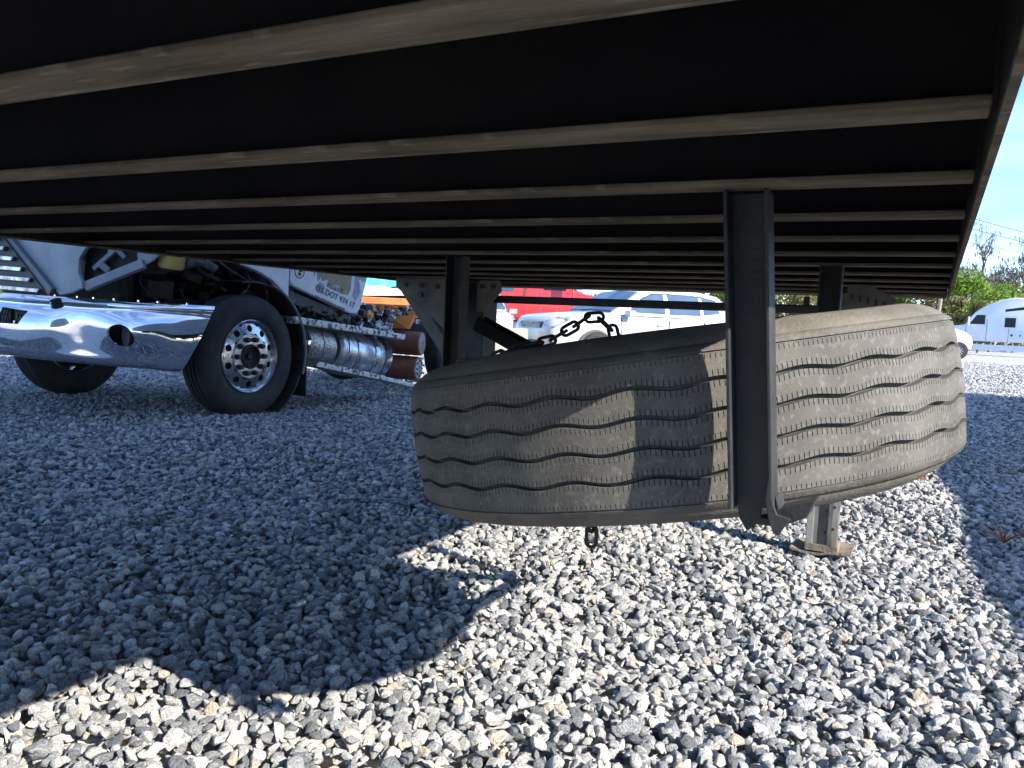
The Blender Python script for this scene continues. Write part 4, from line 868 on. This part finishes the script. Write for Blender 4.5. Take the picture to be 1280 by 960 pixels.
for i, (px, d, h, w, m_, lb_) in enumerate([
    (1195, 74, 7.9, 3.0, 'leaf_lime', 'bright lime tree directly right of the trailer end'),
    (1232, 78, 6.6, 3.2, 'leaf_lime', 'bright green rounded tree above the cab of the white sleeper truck'),
    (1150, 72, 6.2, 2.8, 'leaf_olive', 'olive bush seen below the right corner of the trailer'),
    (1183, 68, 4.6, 2.0, 'leaf_olive', 'brownish scrubby bush behind the utility pole'),
    (1108, 76, 5.6, 3.0, 'leaf_lime', 'lime green bush seen just over the top of the spare tyre'),
    (1060, 78, 5.5, 3.0, 'leaf_olive', 'yellowish bush behind the slotted gusset plate'),
    (1000, 76, 5.6, 3.4, 'leaf_olive', 'yellow green hedge tree right of the near strut'),
    (945, 78, 5.4, 3.2, 'leaf_green', 'green hedge tree mostly behind the near strut'),
    (885, 80, 5.2, 3.0, 'leaf_green', 'green hedge tree beyond the rear of the white SUV'),
    (1262, 80, 7.0, 3.0, 'leaf_olive', 'olive green tree under the tallest bare tree'),
    (1300, 82, 8.0, 3.6, 'leaf_green', 'dark green tree cut by the right edge of the frame'),
    (1218, 66, 4.2, 2.2, 'leaf_olive', 'low olive shrub behind the white van')]):
    green_tree(lb_, P_cam(px, d), h, w, m_, 20+i)
for i, (px, d, h, lb_) in enumerate([(1250, 90, 16.6, 'tallest bare grey tree with hanging moss above the white sleeper truck'), (1212, 92, 15, 'bare grey tree rising behind the lime green tree'), (1285, 88, 16, 'bare brownish tree at the right edge of the frame'), (1232, 96, 15.5, 'thin bare tree between the two larger bare trees'), (1266, 94, 15.0, 'bare tree just right of the tallest bare tree'), (1198, 97, 13.5, 'bare tree close to the trailer edge')]):
    bare_tree(lb_, P_cam(px, d), h, 60+i)
# far wooded edge closing the horizon
r_ = random.Random(99); q = MB()
for k in range(150):
    a_ = R(-60+150*k/150); d = r_.uniform(120, 150); x, y = -d*math.sin(a_-R(20)), d*math.cos(a_-R(20)); h = r_.uniform(4, 7.5)
    leaf_mesh(q, (x, y, h*.45), (4, 4, h*.5), 130, .55, r_)
tag(q.build('far_woods', 'leaf_green'), 'far line of woods closing the horizon beyond the yard', 'woods', kind='stuff')
# utility pole and wires
po = P_cam(1163, 62); up_ = thing('utility_pole', 'thin leaning wooden utility pole right below the trailer corner', 'pole', po)
MB().cyl((0, 0, 0), (0.5, 0, 9.5), .15, .10, n=12).build('shaft', 'pole_wood', up_, smooth=40); MB().box((.48, 0, 9.0), (2.0, .1, .12)).build('crossarm', 'pole_wood', up_)
for i, (z0, z1, lb_) in enumerate(((7.13, 6.48, 'upper of the three thin wires crossing the sky'), (6.60, 6.00, 'middle of the three thin wires crossing the sky'), (5.90, 5.48, 'lowest and faintest of the three thin wires crossing the sky'))):
    a_ = Vector((0.82, 46.3, z0)); b_ = Vector((3.47, 47.6, z1)); d = b_-a_; pts = []
    for k in range(21): t = -6+14*k/20; pts.append(a_+d*t+Vector((0, 0, .02*(t+6)*(t-8)+.02*48)))
    wq = MB().tube([p-pts[10] for p in pts], .016 if i < 2 else .011, 6).build('power_line', 'wire'); wq.location = pts[10]; tag(wq, lb_, 'wire', 'wires crossing the sky')
# fallen leaves and dry weed
def dry_leaf(q, c, s_, r_):
    M = Matrix.Rotation(r_.uniform(0, 6), 3, 'Z') @ Matrix.Rotation(r_.uniform(-.6, .6), 3, 'X'); out = [(-1, 0, .1), (-.4, .45, .25), (.3, .4, .3), (1, 0, .05), (.3, -.4, .3), (-.4, -.45, .25)]
    vs = [Vector(c)+M @ (Vector(p)*s_) for p in out]+[Vector(c)]; q.add(vs, [(i, (i+1) % 6, 6) for i in range(6)])
lv = thing('fallen_leaves', 'small patch of orange dry leaves on the gravel behind the tyre', 'leaves', (-0.11, 5.6, 0.02))
for k in range(9):
    q = MB(); dry_leaf(q, (r_.uniform(-.14, .14), r_.uniform(-.08, .08), .01), r_.uniform(.03, .05), r_); q.build('leaf', 'leaf_dry', lv)
wd = thing('dry_weed', 'reddish dry weed sprouting from the shaded gravel at the right', 'weed', (0.34, 4.14, 0.0))
for k in range(14):
    a_ = r_.uniform(0, 6.28); l_ = r_.uniform(.05, .12); q = MB().tube([(0, 0, .01), (math.cos(a_)*l_*.4, math.sin(a_)*l_*.4, l_*.5), (math.cos(a_)*l_*.9, math.sin(a_)*l_*.9, l_*.7)], [.003, .002, .001], 5); q.build('stem', 'leaf_dry', wd)
